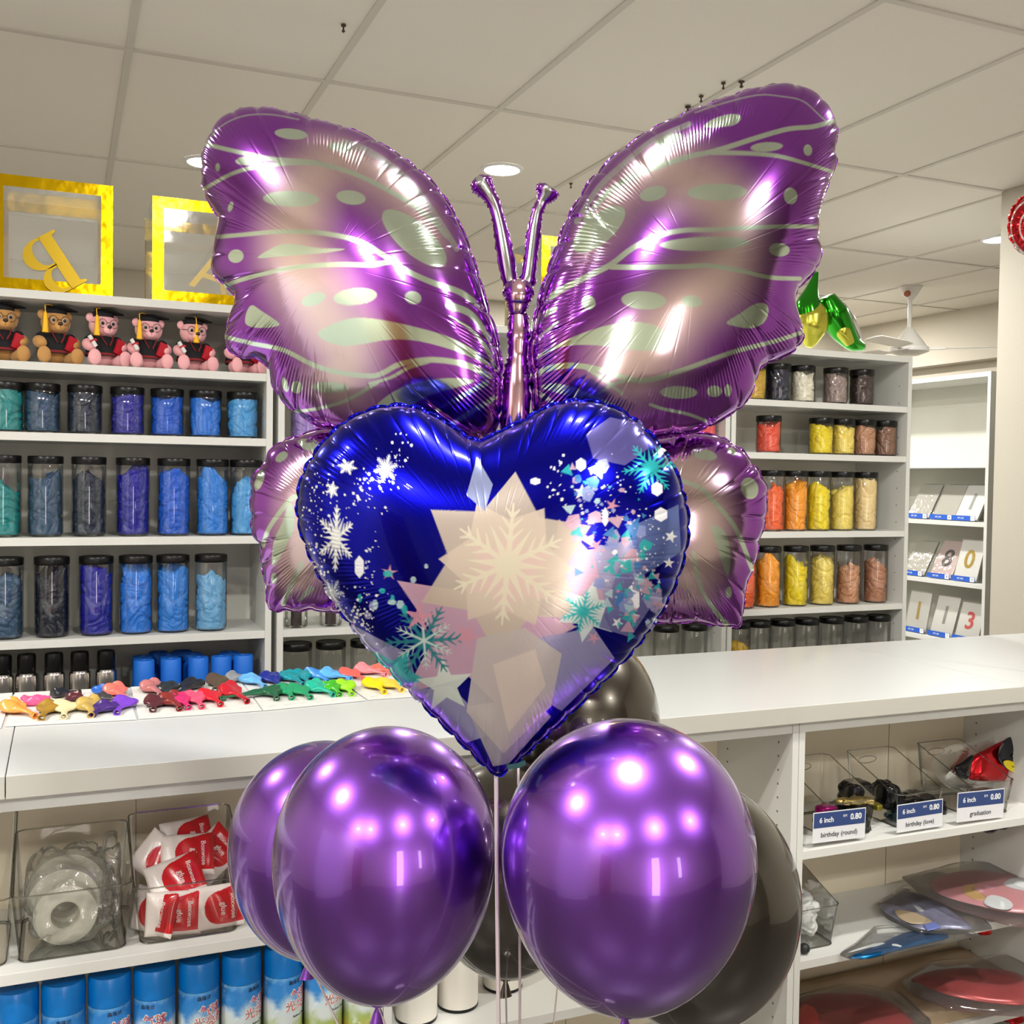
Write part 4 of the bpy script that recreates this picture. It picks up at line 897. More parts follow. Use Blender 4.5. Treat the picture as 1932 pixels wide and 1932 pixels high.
def sample_mesh(seed, L=.060, W=.0235, long=False):
    """a flat uninflated balloon: limp pear-shaped pouch, neck and rolled ring, along +X"""
    R = np.random.RandomState(seed); V = []; n = 28; st = 26; bend = R.normal()*.5; 
    cxs = []; ang = 0; p = np.array([0., 0.])
    for j in range(st):
        t = j/(st-1); ang = bend*math.sin(t*2.5)*.6
        if j: p = p+np.array([math.cos(ang), math.sin(ang)])*L/(st-1)
        cxs.append((p.copy(), ang, t))
    for p, ang, t in cxs:
        if long: w_ = .0045+.010*math.exp(-((t-.45)/.22)**2)
        else: w_ = .0048+(W-.0048)*(1/(1+math.exp((t-.52)*14))) if t > .05 else W*.55
        w_ *= math.sqrt(min(1, t/.14+.02)); thick = .0022+.0065*(1/(1+math.exp((t-.5)*10)))*math.sqrt(min(1, t/.12+.02))
        for i in range(n):
            a = 2*PI*i/n; x = math.cos(a)*w_; z = math.sin(a)*thick
            V.append((p[0]-math.sin(ang)*x, p[1]+math.cos(ang)*x, z))
    V = np.array(V); nz = wavenoise(V, 170, seed+3); n2 = wavenoise(V, 380, seed+4)
    tt = np.repeat([c[2] for c in cxs], n); am = np.clip(1-tt*1.3, .1, 1)
    V[:, 2] += (np.abs(nz)*.0078+n2*.0016)*am*(V[:, 2] > -.001); V[:, 2] -= V[:, 2].min()
    e = cxs[-1]; m = MB(); f = [(j*n+i, j*n+(i+1) % n, (j+1)*n+(i+1) % n, (j+1)*n+i) for j in range(st-1) for i in range(n)]+[tuple(range(n-1, -1, -1))]
    m.add(V, f, 0, True)
    q = Matrix.Translation((e[0][0], e[0][1], .0052)) @ Matrix.Rotation(e[1], 4, 'Z') @ Matrix.Rotation(PI/2, 4, 'Y')
    m.lathe([(.0048, -.006), (.0046, 0), (.0062, .0008), (.0068, .0022), (.0058, .0034), (.0044, .0026), (.0036, -.002)], 20, mtx=q, cap0=False, cap1=False)
    return m
SMP = [sample_mesh(s).build('balloon_sample', LATS) for s in (3, 5, 8, 12)]
SML = sample_mesh(21, .11, long=True).build('balloon_sample', LATS)
usedS = set()
OLD = {'orange': (.90, .33, .06), 'hot pink': (.90, .10, .28), 'black': (.012, .012, .016), 'blue': (.02, .13, .55), 'coral': (.85, .16, .12), 'maroon': (.09, .015, .02), 'gold brown': (.36, .20, .02), 'cream': (.75, .64, .36), 'gold': (.50, .34, .08), 'dark grey': (.05, .045, .045), 'dark purple': (.05, .015, .16), 'purple': (.19, .05, .55), 'dusty rose': (.48, .16, .16), 'charcoal': (.02, .025, .028), 'brown': (.10, .06, .03), 'grey': (.22, .23, .25), 'sky blue': (.13, .42, .80), 'navy': (.008, .02, .25), 'brown red': (.22, .02, .015), 'magenta': (.62, .02, .14), 'rose': (.75, .08, .16), 'red': (.60, .01, .02), 'crimson': (.50, .008, .02), 'dark green': (.008, .10, .04), 'green': (.01, .30, .12), 'teal green': (.01, .42, .28), 'teal': (.0, .26, .32), 'bright blue': (.03, .25, .70), 'light blue': (.10, .40, .80), 'leaf green': (.04, .40, .01), 'lime': (.30, .72, .01), 'salmon red': (.85, .12, .10), 'pink': (.85, .25, .28), 'yellow': (.92, .66, .0), 'golden yellow': (.85, .55, .05)}
# (body u, v, neck u, v, colour, where)
SM = [(18,1336,40,1357,'orange','at the left end of the cards'),(72,1328,52,1318,'hot pink','above the orange one'),(105,1313,150,1308,'black','long one behind the cream one'),(190,1306,205,1300,'blue','beside the coral one'),(216,1305,209,1321,'coral','beside the blue one at the card corner'),
 (140,1320,118,1326,'maroon','behind the cream one'),(98,1336,77,1356,'gold brown','between the orange and the cream one'),(124,1336,113,1354,'cream','on the first card'),(170,1331,144,1353,'gold','beside the cream one'),(194,1322,214,1326,'dark grey','behind the gold one'),(202,1338,175,1350,'dark purple','between gold and purple'),(238,1328,214,1346,'purple','at the right end of the first card'),
 (285,1298,278,1315,'dusty rose','at the left of the second card'),(318,1300,305,1314,'charcoal','right of the dusty rose one'),(368,1293,336,1310,'black','in the back row of the second card'),(410,1284,400,1303,'brown','in the back row beside the grey one'),(438,1284,458,1289,'grey','between brown and sky blue'),(468,1284,493,1297,'sky blue','beside the navy one'),(507,1280,528,1296,'navy','beside the sky blue one'),
 (296,1327,282,1341,'maroon','front left of the second card'),(322,1322,313,1341,'brown red','in the front row by the maroon one'),(337,1322,349,1337,'magenta','front row of the second card'),(364,1318,379,1335,'rose','front row beside the magenta one'),(392,1314,409,1331,'red','front row beside the rose one'),(430,1303,443,1328,'crimson','at the right end of the second card'),
 (512,1308,516,1320,'dark green','short one by the long green one'),(538,1304,549,1318,'green','dark one in the middle of the third card'),(560,1304,579,1318,'green','beside the teal green one'),(592,1299,607,1315,'teal green','front row of the third card'),(541,1277,565,1293,'teal','back row beside the navy one'),(567,1276,580,1290,'teal','back row, right one of the two teal'),(590,1273,612,1288,'bright blue','back row beside the light blue one'),(615,1276,645,1285,'light blue','back row at the right end'),
 (622,1298,634,1312,'leaf green','left of the lime one'),(648,1296,662,1311,'lime','at the right end of the third card'),(655,1273,683,1284,'salmon red','back row of the last card'),(680,1267,712,1277,'pink','back row beside the salmon red one'),(712,1266,735,1272,'coral','back row touching the heart balloon'),(700,1292,723,1307,'yellow','on the last card'),(730,1293,752,1304,'golden yellow','on the last card beside the yellow one')]
def put_sample(i, u, v, nu, nv, cn, where, src):
    zb = ZC+.0028; a = PZ(u, v, zb+.003); b = PZ(nu, nv, zb+.003); d = b-a; L = max(.034, float(np.hypot(d[0], d[1]))+.012)
    if id(src) not in usedS: usedS.add(id(src)); o = src
    else: o = dup(src)
    k = L/(.060 if src is not SML else .11); an = math.atan2(d[1], d[0])
    o.location = (float(b[0])-math.cos(an)*L*1.0, float(b[1])-math.sin(an)*L*1.0, zb); o.rotation_euler = (0, 0, an); o.scale = (k, max(.85, min(1.15, k)), 1); o.color = (*OLD[cn], 1)
    tag(o, f"{cn} uninflated balloon, {where}", 'balloon', 'uninflated balloon samples on the cards')
for i, r in enumerate(SM): put_sample(i, *r, SMP[i % 4])
put_sample(99, 548, 1303, 418, 1321, 'dark green', 'long one with its neck over the red card', SML)
# ================================================================== CEILING FAN, FAR BALLOONS
fan = empty('ceiling_fan', tuple(PZ(1718, 541, HC).tolist()), 0, 'white ceiling fan hanging in the far room at right', 'ceiling fan')
FANW = mat('white_enamel', (.72, .70, .66), .3)
MB().lathe([(.055, 0), (.075, -.002), (.045, -.055), (.018, -.09)][::-1], 28).build('ceiling_canopy', FANW, fan)
MB().tube([(0, 0, -.08), (0, 0, -.29)], .013, 14).build('rod', FANW, fan)
MB().lathe([(.02, -.265), (.045, -.30), (.09, -.36), (.105, -.385), (.125, -.40), (.125, -.425), (.10, -.435), (.06, -.45)][::-1], 36).build('motor_housing', FANW, fan)
MB().ell((-.055, -.03, -.055), (.022, .022, .02)).build('canopy_cap', mat('copper_brown', (.35, .10, .05), .5), fan)
for k in range(3):
    a = math.radians(201+120*k); M_ = Matrix.Rotation(a, 4, 'Z')
    b_ = MB().prism([(.17, -.045), (.30, -.065), (.62, -.06), (.64, -.03), (.64, .03), (.62, .06), (.30, .065), (.17, .045)], -.411, -.406, mtx=M_ @ Matrix.Rotation(.16, 4, 'X')).build('blade', FANW, fan)
    MB().box((.11, -.018, -.414), (.22, .018, -.4), mtx=M_).build('blade_bracket', FANW, b_)
GRF = mat('green_foil', (.02, .30, .01), .14, 1, bump=.3, bscale=25, coat=.3); YGF = mat('yellow_green_foil', (.50, .48, .06), .22, .8, bump=.5, bscale=28)
gb = empty('green_foil_balloon', tuple(PY(1570, 655, 3.13).tolist()), 0, 'crumpled green and yellow foil balloon lying on top of the right bookcase', 'foil balloon')
iv = Matrix.Translation(-gb.location)
def limb(name, path, m):
    pts = [PY(u, v, 3.13+(q[0] if q else 0)) for u, v, r, *q in path]; rs = [r*5.0/F for _, _, r, *_q in path]
    pp = np.array(pts); t = np.linspace(0, len(pp)-1, 26); pts2 = [np.array([np.interp(x, range(len(pp)), pp[:, c]) for c in range(3)]) for x in t]; r2 = [float(np.interp(x, range(len(rs)), rs)) for x in t]
    for _ in range(2):
        pts2 = [pts2[0]]+[(pts2[i-1]+pts2[i]*2+pts2[i+1])/4 for i in range(1, 25)]+[pts2[25]]; r2 = [r2[0]]+[(r2[i-1]+2*r2[i]+r2[i+1])/4 for i in range(1, 25)]+[r2[25]]
    o = MB().tube([tuple(p) for p in pts2], r2, 20, flat=1).build(name, m, gb, auto=False); o.data.transform(iv); return o
limb('tail', [(1541, 514, 3), (1532, 545, 9), (1524, 575, 18), (1528, 605, 22)], GRF)
limb('belly', [(1522, 565, 8), (1530, 590, 24), (1530, 620, 25), (1528, 645, 12), (1526, 655, 5)], YGF)
limb('leg', [(1560, 560, 12), (1572, 590, 21), (1588, 622, 19), (1608, 648, 12), (1628, 655, 6)], GRF)
limb('arm', [(1576, 600, 8), (1590, 625, 12, -.02), (1604, 648, 7, -.02)], YGF)
limb('wing_fold', [(1590, 572, 3, .03), (1605, 605, 8, .03), (1622, 640, 5, .03)], mat('silver_foil', (.7, .72, .7), .15, 1, bump=.4, bscale=30))
# red swirl foil balloon at the right picture edge
def swirl_color(U, V, dist):
    col = np.tile(np.array([.62, .012, .02, 1.0]), (len(U), 1)); r = np.hypot(U-1958, (V-425)*.92); a = np.arctan2(V-425, U-1958)
    ph = (r/17+a/(2*PI)) % 1; blend(col, np.clip((.09-np.abs(ph-.5))*40, 0, 1), (.75, .68, .66), .6); return col
sw = [(1958+54*math.cos(a), 425+60*math.sin(a)) for a in np.linspace(0, 2*PI, 24, endpoint=False)]
rb = empty('swirl_balloon', tuple(PY(1958, 487, 1.9).tolist()), 0, 'round red foil balloon with pale swirl rings at right picture edge', 'foil balloon')
Dr = float(PY(1958, 425, 1.9)[:2] @ np.array([sy_, cy_]))
o = foil('envelope', sw, (1958, 425), Dr, .055, 500, 50, swirl_color, foil_mat('red_foil', .15), rb, 31, pleat=.026, cre=.003, flange=4, backcol=(.6, .02, .02)); o.data.transform(Matrix.Translation(-rb.location))
ribbon(PY(1958, 487, 1.9), rb, Matrix.Translation(-rb.location), (0, 0), .002, end=PY(1975, 1290, 2.0))
# ================================================================== IN THE COUNTER CABINETS
# blue spray cans
def can_mat():
    m = mat('can_label', (.1, .3, .7), .28, coat=.5)
    N = m.node_tree.nodes; L = m.node_tree.links; b = N['Principled BSDF']
    tc = N.new('ShaderNodeTexCoord'); sp = N.new('ShaderNodeSeparateXYZ'); L.new(tc.outputs['Object'], sp.inputs[0])
    n = N.new('ShaderNodeTexNoise'); n.inputs['Scale'].default_value = 28; n.inputs['Detail'].default_value = 4; L.new(tc.outputs['Object'], n.inputs['Vector'])
    ma = N.new('ShaderNodeMath'); ma.operation = 'MULTIPLY_ADD'; ma.inputs[1].default_value = .09; L.new(n.outputs['Fac'], ma.inputs[0]); L.new(sp.outputs['Z'], ma.inputs[2])
    r = N.new('ShaderNodeValToRGB'); L.new(ma.outputs[0], r.inputs[0]); e = r.color_ramp.elements
    e[0].position = 0; e[0].color = (.6, .25, .02, 1); e[1].position = .22; e[1].color = (.03, .26, .62, 1)
    for p_, c in ((.06, (.55, .45, .05, 1)), (.10, (.35, .45, .12, 1)), (.125, (.62, .68, .66, 1)), (.145, (.55, .68, .75, 1)), (.17, (.03, .24, .60, 1)), (.19, (.02, .2, .58, 1)), (.205, (.18, .45, .70, 1))):
        q = e.new(p_); q.color = c
    v = N.new('ShaderNodeTexNoise'); v.inputs['Scale'].default_value = 60; L.new(tc.outputs['Object'], v.inputs['Vector'])
    r2 = N.new('ShaderNodeValToRGB'); L.new(v.outputs['Fac'], r2.inputs[0]); r2.color_ramp.elements[0].position = .62; r2.color_ramp.elements[0].color = (0, 0, 0, 1); r2.color_ramp.elements[1].position = .72; r2.color_ramp.elements[1].color = (1, 1, 1, 1)
    mx = N.new('ShaderNodeMix'); mx.data_type = 'RGBA'; mx.inputs['B'].default_value = (.75, .8, .82, 1); L.new(r.outputs[0], mx.inputs['A'])
    mm = N.new('ShaderNodeMath'); mm.operation = 'MULTIPLY'; mm.inputs[1].default_value = .5; L.new(r2.outputs[0], mm.inputs[0]); L.new(mm.outputs[0], mx.inputs['Factor'])
    L.new(mx.outputs['Result'], b.inputs['Base Color']); return m
CANL = can_mat(); BCAP = mat('blue_cap_plastic', (.0, .19, .62), .28, spec=.6); RTX = mat('red_print', (.62, .06, .03), .4); WTX = mat('white_print', (.85, .85, .83), .4); KTX = mat('black_print', (.015, .015, .02), .5)
def bend_text(o, r, z, a0=-PI/2, pad=.0004):
    for v in o.data.vertices:
        a = a0+v.co.x/r; rr = r+pad+v.co.z; v.co = Vector((rr*math.cos(a), rr*math.sin(a), z+v.co.y))
CR_ = .0365; CH = .205
can = empty('spray_can', (0, 0, 0))
cb = MB().lathe([(CR_*.9, 0), (CR_, .003), (CR_, .150), (CR_*.985, .153)], 40).build('can_body', CANL, can)
MB().lathe([(CR_*.985, .1535), (CR_*1.0, .155), (CR_*1.0, CH-.006), (CR_*.95, CH), (.003, CH+.001)], 40, cap0=False, cap1=False).build('cap', BCAP, can)
def txt(s, size, m, z, a0, pad, bold=0, nm='printed_text', spacing=.95):
    o = text_mesh(nm, s, size, m, cb, extrude=.0001, bold=bold, spacing=spacing); bend_text(o, CR_, z, a0, pad); return o
txt('气球\n光亮剂', .021, WTX, .108, -PI/2+.1, .0002, .0011, 'text_outline'); txt('气球\n光亮剂', .021, RTX, .108, -PI/2+.1, .0005)
txt('鑫隆欣', .0085, KTX, .143, -PI/2-.25, .0003); txt('Balloon Shine', .006, KTX, .078, -PI/2+.1, .0003)
YCN = YCB+.062
cl_ = ['cut off by the left picture edge', 'second from the left edge', 'third from the left edge', 'fourth from the left edge', 'below the packet bin', 'left of the purple balloon', 'just under the purple balloon edge', 'partly hidden by the front left purple balloon', 'rightmost, mostly hidden by the balloon']
for i, u in enumerate([30, 121, 209, 295, 380, 461, 541, 618, 692]):
    o = can if i == 0 else dup(can)
    o.location = (XatY(u, YCN), YCN, SB+.0005); o.rotation_euler = (0, 0, [.2, -.1, .1, -.5, .05, .45, .35, .25, .3][i]+.35)
    tag(o, 'blue capped balloon spray can, '+cl_[i], 'spray can', 'blue spray cans under the counter')
# white tape rolls in the next cabinet
WR = mat('white_film_roll', (.74, .71, .64), .45, bump=.05, bscale=200)
for i, (u, y, h, lab) in enumerate([(797, 2.0, .25, 'white roll standing behind the front left purple balloon foot'), (876, 2.02, .24, 'white roll with dark base rim, left of the ribbons'), (962, 2.06, .23, 'white roll with dark base rim, behind the hanging ribbons')]):
    t = empty('film_roll', (XatY(u, y), y, SB+.0005), 0, lab, 'roll', 'white film rolls under the counter'); r = .042
    MB().lathe([(r, .006), (r, h), (r*.4, h+.001)], 40).build('roll_body', WR, t)
    MB().lathe([(r*.99, 0), (r*1.015, .001), (r*1.015, .006), (r*.99, .0065)], 40).build('base_rim', mat('black_plastic', (0, 0, 0)), t)
# clear bins
def bin_mesh(w_, d_, hf, hb, r=.02, wall=.0025):
    """open clear bin: rounded footprint, tapering out, low front lip rising to a tall back"""
    def ring(k, zf, zb):
        out = []; W = w_/2*k; D_ = d_/2*k; n = 6
        for cx_, cy0, a0 in ((W-r, -D_+r, -PI/2), (W-r, D_-r, 0), (-W+r, D_-r, PI/2), (-W+r, -D_+r, PI)):
            for q in range(n+1):
                a = a0+PI/2*q/n; x = cx_+r*math.cos(a); y = cy0+r*math.sin(a); t = (y+D_)/(2*D_); s_ = min(1, max(0, (t-.12)/.38)); s_ = s_*s_*(3-2*s_)
                out.append((x, y, zf+(zb-zf)*s_))
        return out
    R0_ = ring(.88, 0, 0); R1 = ring(.885, .004, .004); R2_ = ring(1.0, hf, hb)
    n = len(R0_); m = MB(); v = R0_+R1+R2_
    f = [(i, (i+1) % n, n+(i+1) % n, n+i) for i in range(n)]+[(n+i, n+(i+1) % n, 2*n+(i+1) % n, 2*n+i) for i in range(n)]+[tuple(range(n-1, -1, -1))]
    m.add(v, f, 0, True); return m, R2_
def make_bin(x, y, z, w_, d_, hf, hb, lab, handle=True, rz=0, group='clear plastic bins in the cabinets'):
    t = empty('storage_bin', (x, y, z+.0006), rz, lab, 'bin', group)
    m, rim = bin_mesh(w_, d_, hf, hb); m.build('bin_shell', CLEARB, t)
    MB().tube(rim+[rim[0]], .0014, 6, caps=False).build('rim', clear('clear_rim', (.72, .72, .66), .2), t)
    bm = [(p[0]*.88/1.0, p[1]*.88, .002) for p in rim]
    MB().tube(bm+[bm[0]], .0014, 6, caps=False).build('base_edge', clear('clear_edge', (.5, .5, .44), .2), t)
    if handle:
        hd = [(.03*math.cos(a)+(.0 if True else 0), d_/2*.97, hb-.028+.009*math.sin(a)) for a in np.linspace(0, 2*PI, 24)]
        MB().tube(hd, .001, 5, caps=False).build('handle_slot', clear('clear_rim', ()), t)
    return t
zA = SA
def bx_at(u, y): return XatY(u, y)
make_bin(bx_at(138, 2.04), 2.045, zA, .195, .22, .118, .165, 'clear bin of bagged tape rolls under the counter, left side', False)
make_bin(bx_at(352, 2.04), 2.045, zA, .190, .22, .105, .175, 'clear bin of red and white packets under the counter', False)
make_bin(bx_at(-90, 2.04), 2.045, zA, .195, .22, .118, .205, 'clear empty looking bin cut off by the left picture edge', False)
# tape rolls and bags in the left bin
MILK = clear('milky_film', (.98, .98, .94), .12, .12, haze=.6, hazecol=(.95, .94, .82)); BAG = clear('crinkled_bag', (1, 1, .99), .12, .07, haze=.05, hazecol=(.95, .95, .9), bump=.5, bscale=45)
xb = bx_at(138, 2.04)
for i, (dx, dy, r, h, lab) in enumerate([(-.012, -.050, .052, .03, 'front roll of clear tape in the left bin'), (-.015, -.012, .060, .03, 'middle roll of clear tape in the left bin'), (-.010, .030, .066, .03, 'rear roll of clear tape in the left bin, tallest')]):
    t = empty('tape_roll', (xb+dx, 2.045+dy, zA+.008), 0, lab, 'tape roll', 'clear tape rolls in the bin')
    mt = Matrix.Translation((0, 0, r+.001)) @ Matrix.Rotation(PI/2, 4, 'X') @ Matrix.Translation((0, 0, -h/2))
    MB().lathe([(r*.52, 0), (r, 0), (r, h), (r*.52, h), (r*.52, 0)], 44, mtx=mt, cap0=False, cap1=False).build('wound_tape', MILK, t)
    MB().lathe([(r*.46, 0), (r*.52, 0), (r*.52, h), (r*.46, h), (r*.46, 0)], 44, mtx=mt, cap0=False, cap1=False).build('core', clear('milky_core', (.97, .97, .9), .15, haze=.6, hazecol=(.85, .82, .68)), t)
def crinkle(name, cen, size, seed, m, lab, cat, rot=(0, 0, 0), k=30, amp=.12, grp=None, n=40, kind=None):
    th = np.linspace(0, PI, n); ph = np.linspace(0, 2*PI, 2*n, endpoint=False); T, H = np.meshgrid(th, ph, indexing='ij')
    S = np.stack([np.sin(T)*np.cos(H), np.sin(T)*np.sin(H), np.cos(T)], -1).reshape(-1, 3)
    B_ = np.sign(S)*np.abs(S)**.55
    q = B_*np.array(size); nz = np.abs(wavenoise(q+.002*wavenoise(q, k*2, seed+1)[:, None], k, seed)); n2 = np.abs(wavenoise(q, k*2.3, seed+5))
    V = q*(1-amp*(1-np.clip(nz*1.4, 0, 1))-amp*.4*(1-np.clip(n2*1.4, 0, 1)))[:, None]
    M_ = np.array(Euler(rot).to_matrix()); V = V@M_.T
    W2 = 2*n; f = []
    for j in range(n-1):
        a = j*W2+np.arange(W2); b = j*W2+(np.arange(W2)+1) % W2; f.append(np.stack([a, a+W2, b+W2, b], -1))
    o = npmesh(name, V, np.concatenate(f), m); o.location = cen
    return tag(o, lab, cat, grp, kind)
crinkle('plastic_bag', (xb-.004, 2.035, zA+.082), (.076, .084, .078), 3, BAG, 'crinkled clear bag wrapped round the tape rolls', 'bag', k=60, amp=.16, n=60)
crinkle('plastic_bag', (xb+.066, 2.035, zA+.092), (.017, .060, .085), 5, BAG, 'tall crinkled clear bag at the right side of the left bin', 'bag', k=70, amp=.2, n=50)
# red and white packets
PWH = mat('glossy_white_film', (.76, .68, .64), .25, bump=.5, bscale=45, coat=.3); PRD = mat('glossy_red_film', (.55, .006, .012), .22, bump=.3, bscale=45, coat=.3)
def packet_proto():
    t = empty('glue_packet', (0, 0, 0)); n = 76
    def hgt(x, y, s): 
        ex = max(0, 1-abs(x/.043)**4); ey = max(0, 1-abs(y/.034)**4)
        return s*.0125*math.sqrt(ex*ey)+.0016*math.sin(x*190+y*60)*ex*ey
    for s in (1, -1):
        m = MB(); v = []; f = []; mi = []
        for j in range(n+1):
            for i in range(n+1):
                x = -.043+.086*i/n; y = -.034+.068*j/n; v.append((x, y, hgt(x, y, s)))
        m1 = MB(); 
        red = lambda x, y: (((x+.004-.0)/.021)**2+(y/.024)**2 < 1 and x < .004) or (x >= .002 and x < .037 and abs(y) < .0245*(1-.0*x)) and not (((x-.0)/.03) > 9)
        def drop(x, y):   # drop with its round end at -x
            if x < .004: return ((x-.004)/.026)**2+(y/.026)**2 < 1
            return abs(y-(x-.004)*.12) < .026+(x-.004)*.12
        quads = [(j*(n+1)+i, j*(n+1)+i+1, (j+1)*(n+1)+i+1, (j+1)*(n+1)+i) for j in range(n) for i in range(n)]
        m.v = v; m.f = quads if s > 0 else [q[::-1] for q in quads]; m.sm = [True]*len(quads)
        m.m = [1 if drop(*[sum(v[k][c] for k in q)/4 for c in (0, 1)]) else 0 for q in quads]
        o = m.build('front_film' if s > 0 else 'back_film', [PWH, PRD], t, auto=False)
        if s > 0:
            for st_, sz, px, py in (('Boxwose', .0105, .024, 0), ('glue', .0125, .008, -.002)):
                tm = text_mesh('printed_text', st_, sz, mat('pinkish_white_print', (.80, .62, .60), .4), o, Matrix.Translation((px, py, 0)) @ Matrix.Rotation(-PI/2, 4, 'Z'), extrude=.0002, bold=.0002)
                for q in tm.data.vertices: q.co.z += hgt(q.co.x, q.co.y, 1)+.0006
    return t
pk = packet_proto(); xk = bx_at(352, 2.04)
pl = ['front right one reading glue', 'front left one reading glue', 'leaning at the front left corner', 'lying across the front middle', 'top one facing the aisle', 'top left one tipped over', 'top rear one', 'rear right one']
for i, (dx, dy, dz, rx, ry, rz) in enumerate([(.050, -.074, .038, 80, 0, 4), (-.026, -.076, .038, 82, 3, -4), (-.058, -.060, .040, 75, 0, -50), (-.020, -.045, .088, 55, -12, 8), (.004, -.010, .118, 60, 4, 4), (-.042, -.006, .112, 62, 35, -28), (.010, .040, .132, 58, 0, 16), (.055, .020, .104, 60, -28, 30)]):
    o = pk if i == 0 else dup(pk)
    o.location = (xk+dx, 2.045+dy, zA+dz+.004); o.rotation_euler = (math.radians(rx), math.radians(ry), math.radians(rz)); o.scale = (1.14, 1.14, 1.0)
    tag(o, 'red and white packet, '+pl[i], 'packet', 'red and white glue packets in the bin')
# priced bins in the right cabinet
NAVY = mat('navy_print', (.03, .06, .19), .5); TW = mat('white_card', (.74, .74, .76), .45)
def price_tag(px, word, lab):
    c = [PY(u, v, YC+.028) for u, v in px]; c = [np.array(q) for q in c]; cen = sum(c)/4
    ux = Vector((c[1]+c[2]-c[0]-c[3])).normalized(); uy = Vector((c[0]+c[1]-c[2]-c[3])); uy = (uy-ux*uy.dot(ux)).normalized(); uz = ux.cross(uy)
    W = float(np.linalg.norm(c[1]-c[0])); H = float(np.linalg.norm(c[0]-c[3]))
    t = empty('price_tag', tuple(cen), 0, lab, 'price tag', 'price tags on the clear bins')
    M_ = Matrix((ux, uy, uz)).transposed().to_4x4()
    o = MB().box((-W/2, -H/2, -.001), (W/2, H/2, 0), mtx=M_).build('card', TW, t)
    MB().box((-W/2+.002, -.001, 0), (W/2-.002, H/2-.002, .0003), mtx=M_).build('blue_band', NAVY, o)
    T_ = lambda x, y, z=.0005: M_ @ Matrix.Translation((x, y, z))
    text_mesh('printed_text', '6 inch', H*.24, WTX, o, T_(-W*.25, H*.22), extrude=.0001, bold=.0003)
    text_mesh('printed_text', '0.80', H*.27, WTX, o, T_(W*.31, H*.24), extrude=.0001, bold=.0005)
    text_mesh('printed_text', 'RM', H*.12, WTX, o, T_(W*.10, H*.30), extrude=.0001)
    text_mesh('printed_text', word, H*.225, KTX, o, T_(0, -H*.26), extrude=.0001, bold=.0001)
# bins C: slightly rotated, front lip carries the tag
YB2 = 2.045
rows = [((1536,1534),(1635,1521),(1630,1582),(1532,1592),'birthday (round)','price tag reading 6 inch 0.80 birthday (round)',1583),
        ((1695,1519),(1781,1503),(1776,1562),(1690,1572),'birthday (love)','price tag reading 6 inch 0.80 birthday (love)',1722),
        ((1809,1496),(1897,1486),(1890,1543),(1804,1552),'graduation','price tag reading 6 inch 0.80 graduation',1846)]
for r in rows: price_tag(r[:4], r[4], r[5])
bu = [1588, 1716, 1850]
for i, u in enumerate(bu):
    xx = XatY(u, 2.02); xx = max(xx, 1.529+.0165+.079)
    make_bin(xx, YB2+.002, zA, .150, .20, .085, .145, ['clear bin with the birthday (round) tag, nearest the post', 'clear bin with the birthday (love) tag, middle one', 'clear bin with the graduation tag, rightmost'][i])
    bu[i] = xx
FB = mat('black_foil', (.010, .010, .013), .18, .6, bump=.8, bscale=60, coat=.5); FGd = mat('gold_specks', (.55, .42, .14), .3, .8, bump=.8, bscale=90); FTl = mat('teal_foil', (.02, .10, .13), .2, .8, bump=.8, bscale=60); FPk = mat('magenta_foil', (.4, .01, .18), .25, .8, bump=.7, bscale=60); FYl = mat('olive_foil', (.32, .27, .03), .3, .7, bump=.7, bscale=60)
def cr(u, v, y, s, seed, m, lab, rot=(0, 0, 0), k=55, amp=.2, dz=0):
    p = PY(u, v, y); s = tuple(q*(1.25 if m in (FB, FTl) else 1) for q in s); crinkle('folded_foil_balloon', (float(p[0]), float(p[1]), float(p[2])), s, seed, m, lab, 'folded balloon', rot, k, amp, 'folded foil balloons in the priced bins', 36)
cr(1588, 1545, 2.03, (.052, .05, .030), 1, FB, 'folded black foil balloon, in the first priced bin')
cr(1560, 1528, 1.985, (.026, .02, .012), 2, FPk, 'folded magenta foil balloon at the front of the first bin')
cr(1612, 1494, 2.05, (.034, .03, .024), 3, FB, 'folded black foil balloon heaped atop the first bin')
cr(1606, 1512, 2.01, (.040, .02, .010), 4, FGd, 'gold specked foil balloon hanging over the first bin', k=90, amp=.35)
cr(1672, 1498, 2.06, (.024, .03, .028), 5, FB, 'folded black foil balloon between the first two bins')
cr(1712, 1556, 2.02, (.052, .055, .022), 6, FTl, 'folded teal foil balloon at the bottom of the middle bin')
cr(1728, 1520, 2.06, (.054, .05, .026), 7, FB, 'folded black foil balloon on top in the middle bin')
cr(1655, 1522, 2.0, (.012, .015, .010), 8, FYl, 'bit of yellow foil between the first two bins')
cr(1848, 1540, 2.04, (.052, .055, .026), 9, FB, 'folded black foil balloon in the graduation bin')
cr(1862, 1500, 2.05, (.045, .04, .014), 10, mat('silver_foil', ()), 'crumpled silver foil balloon on top in the graduation bin')
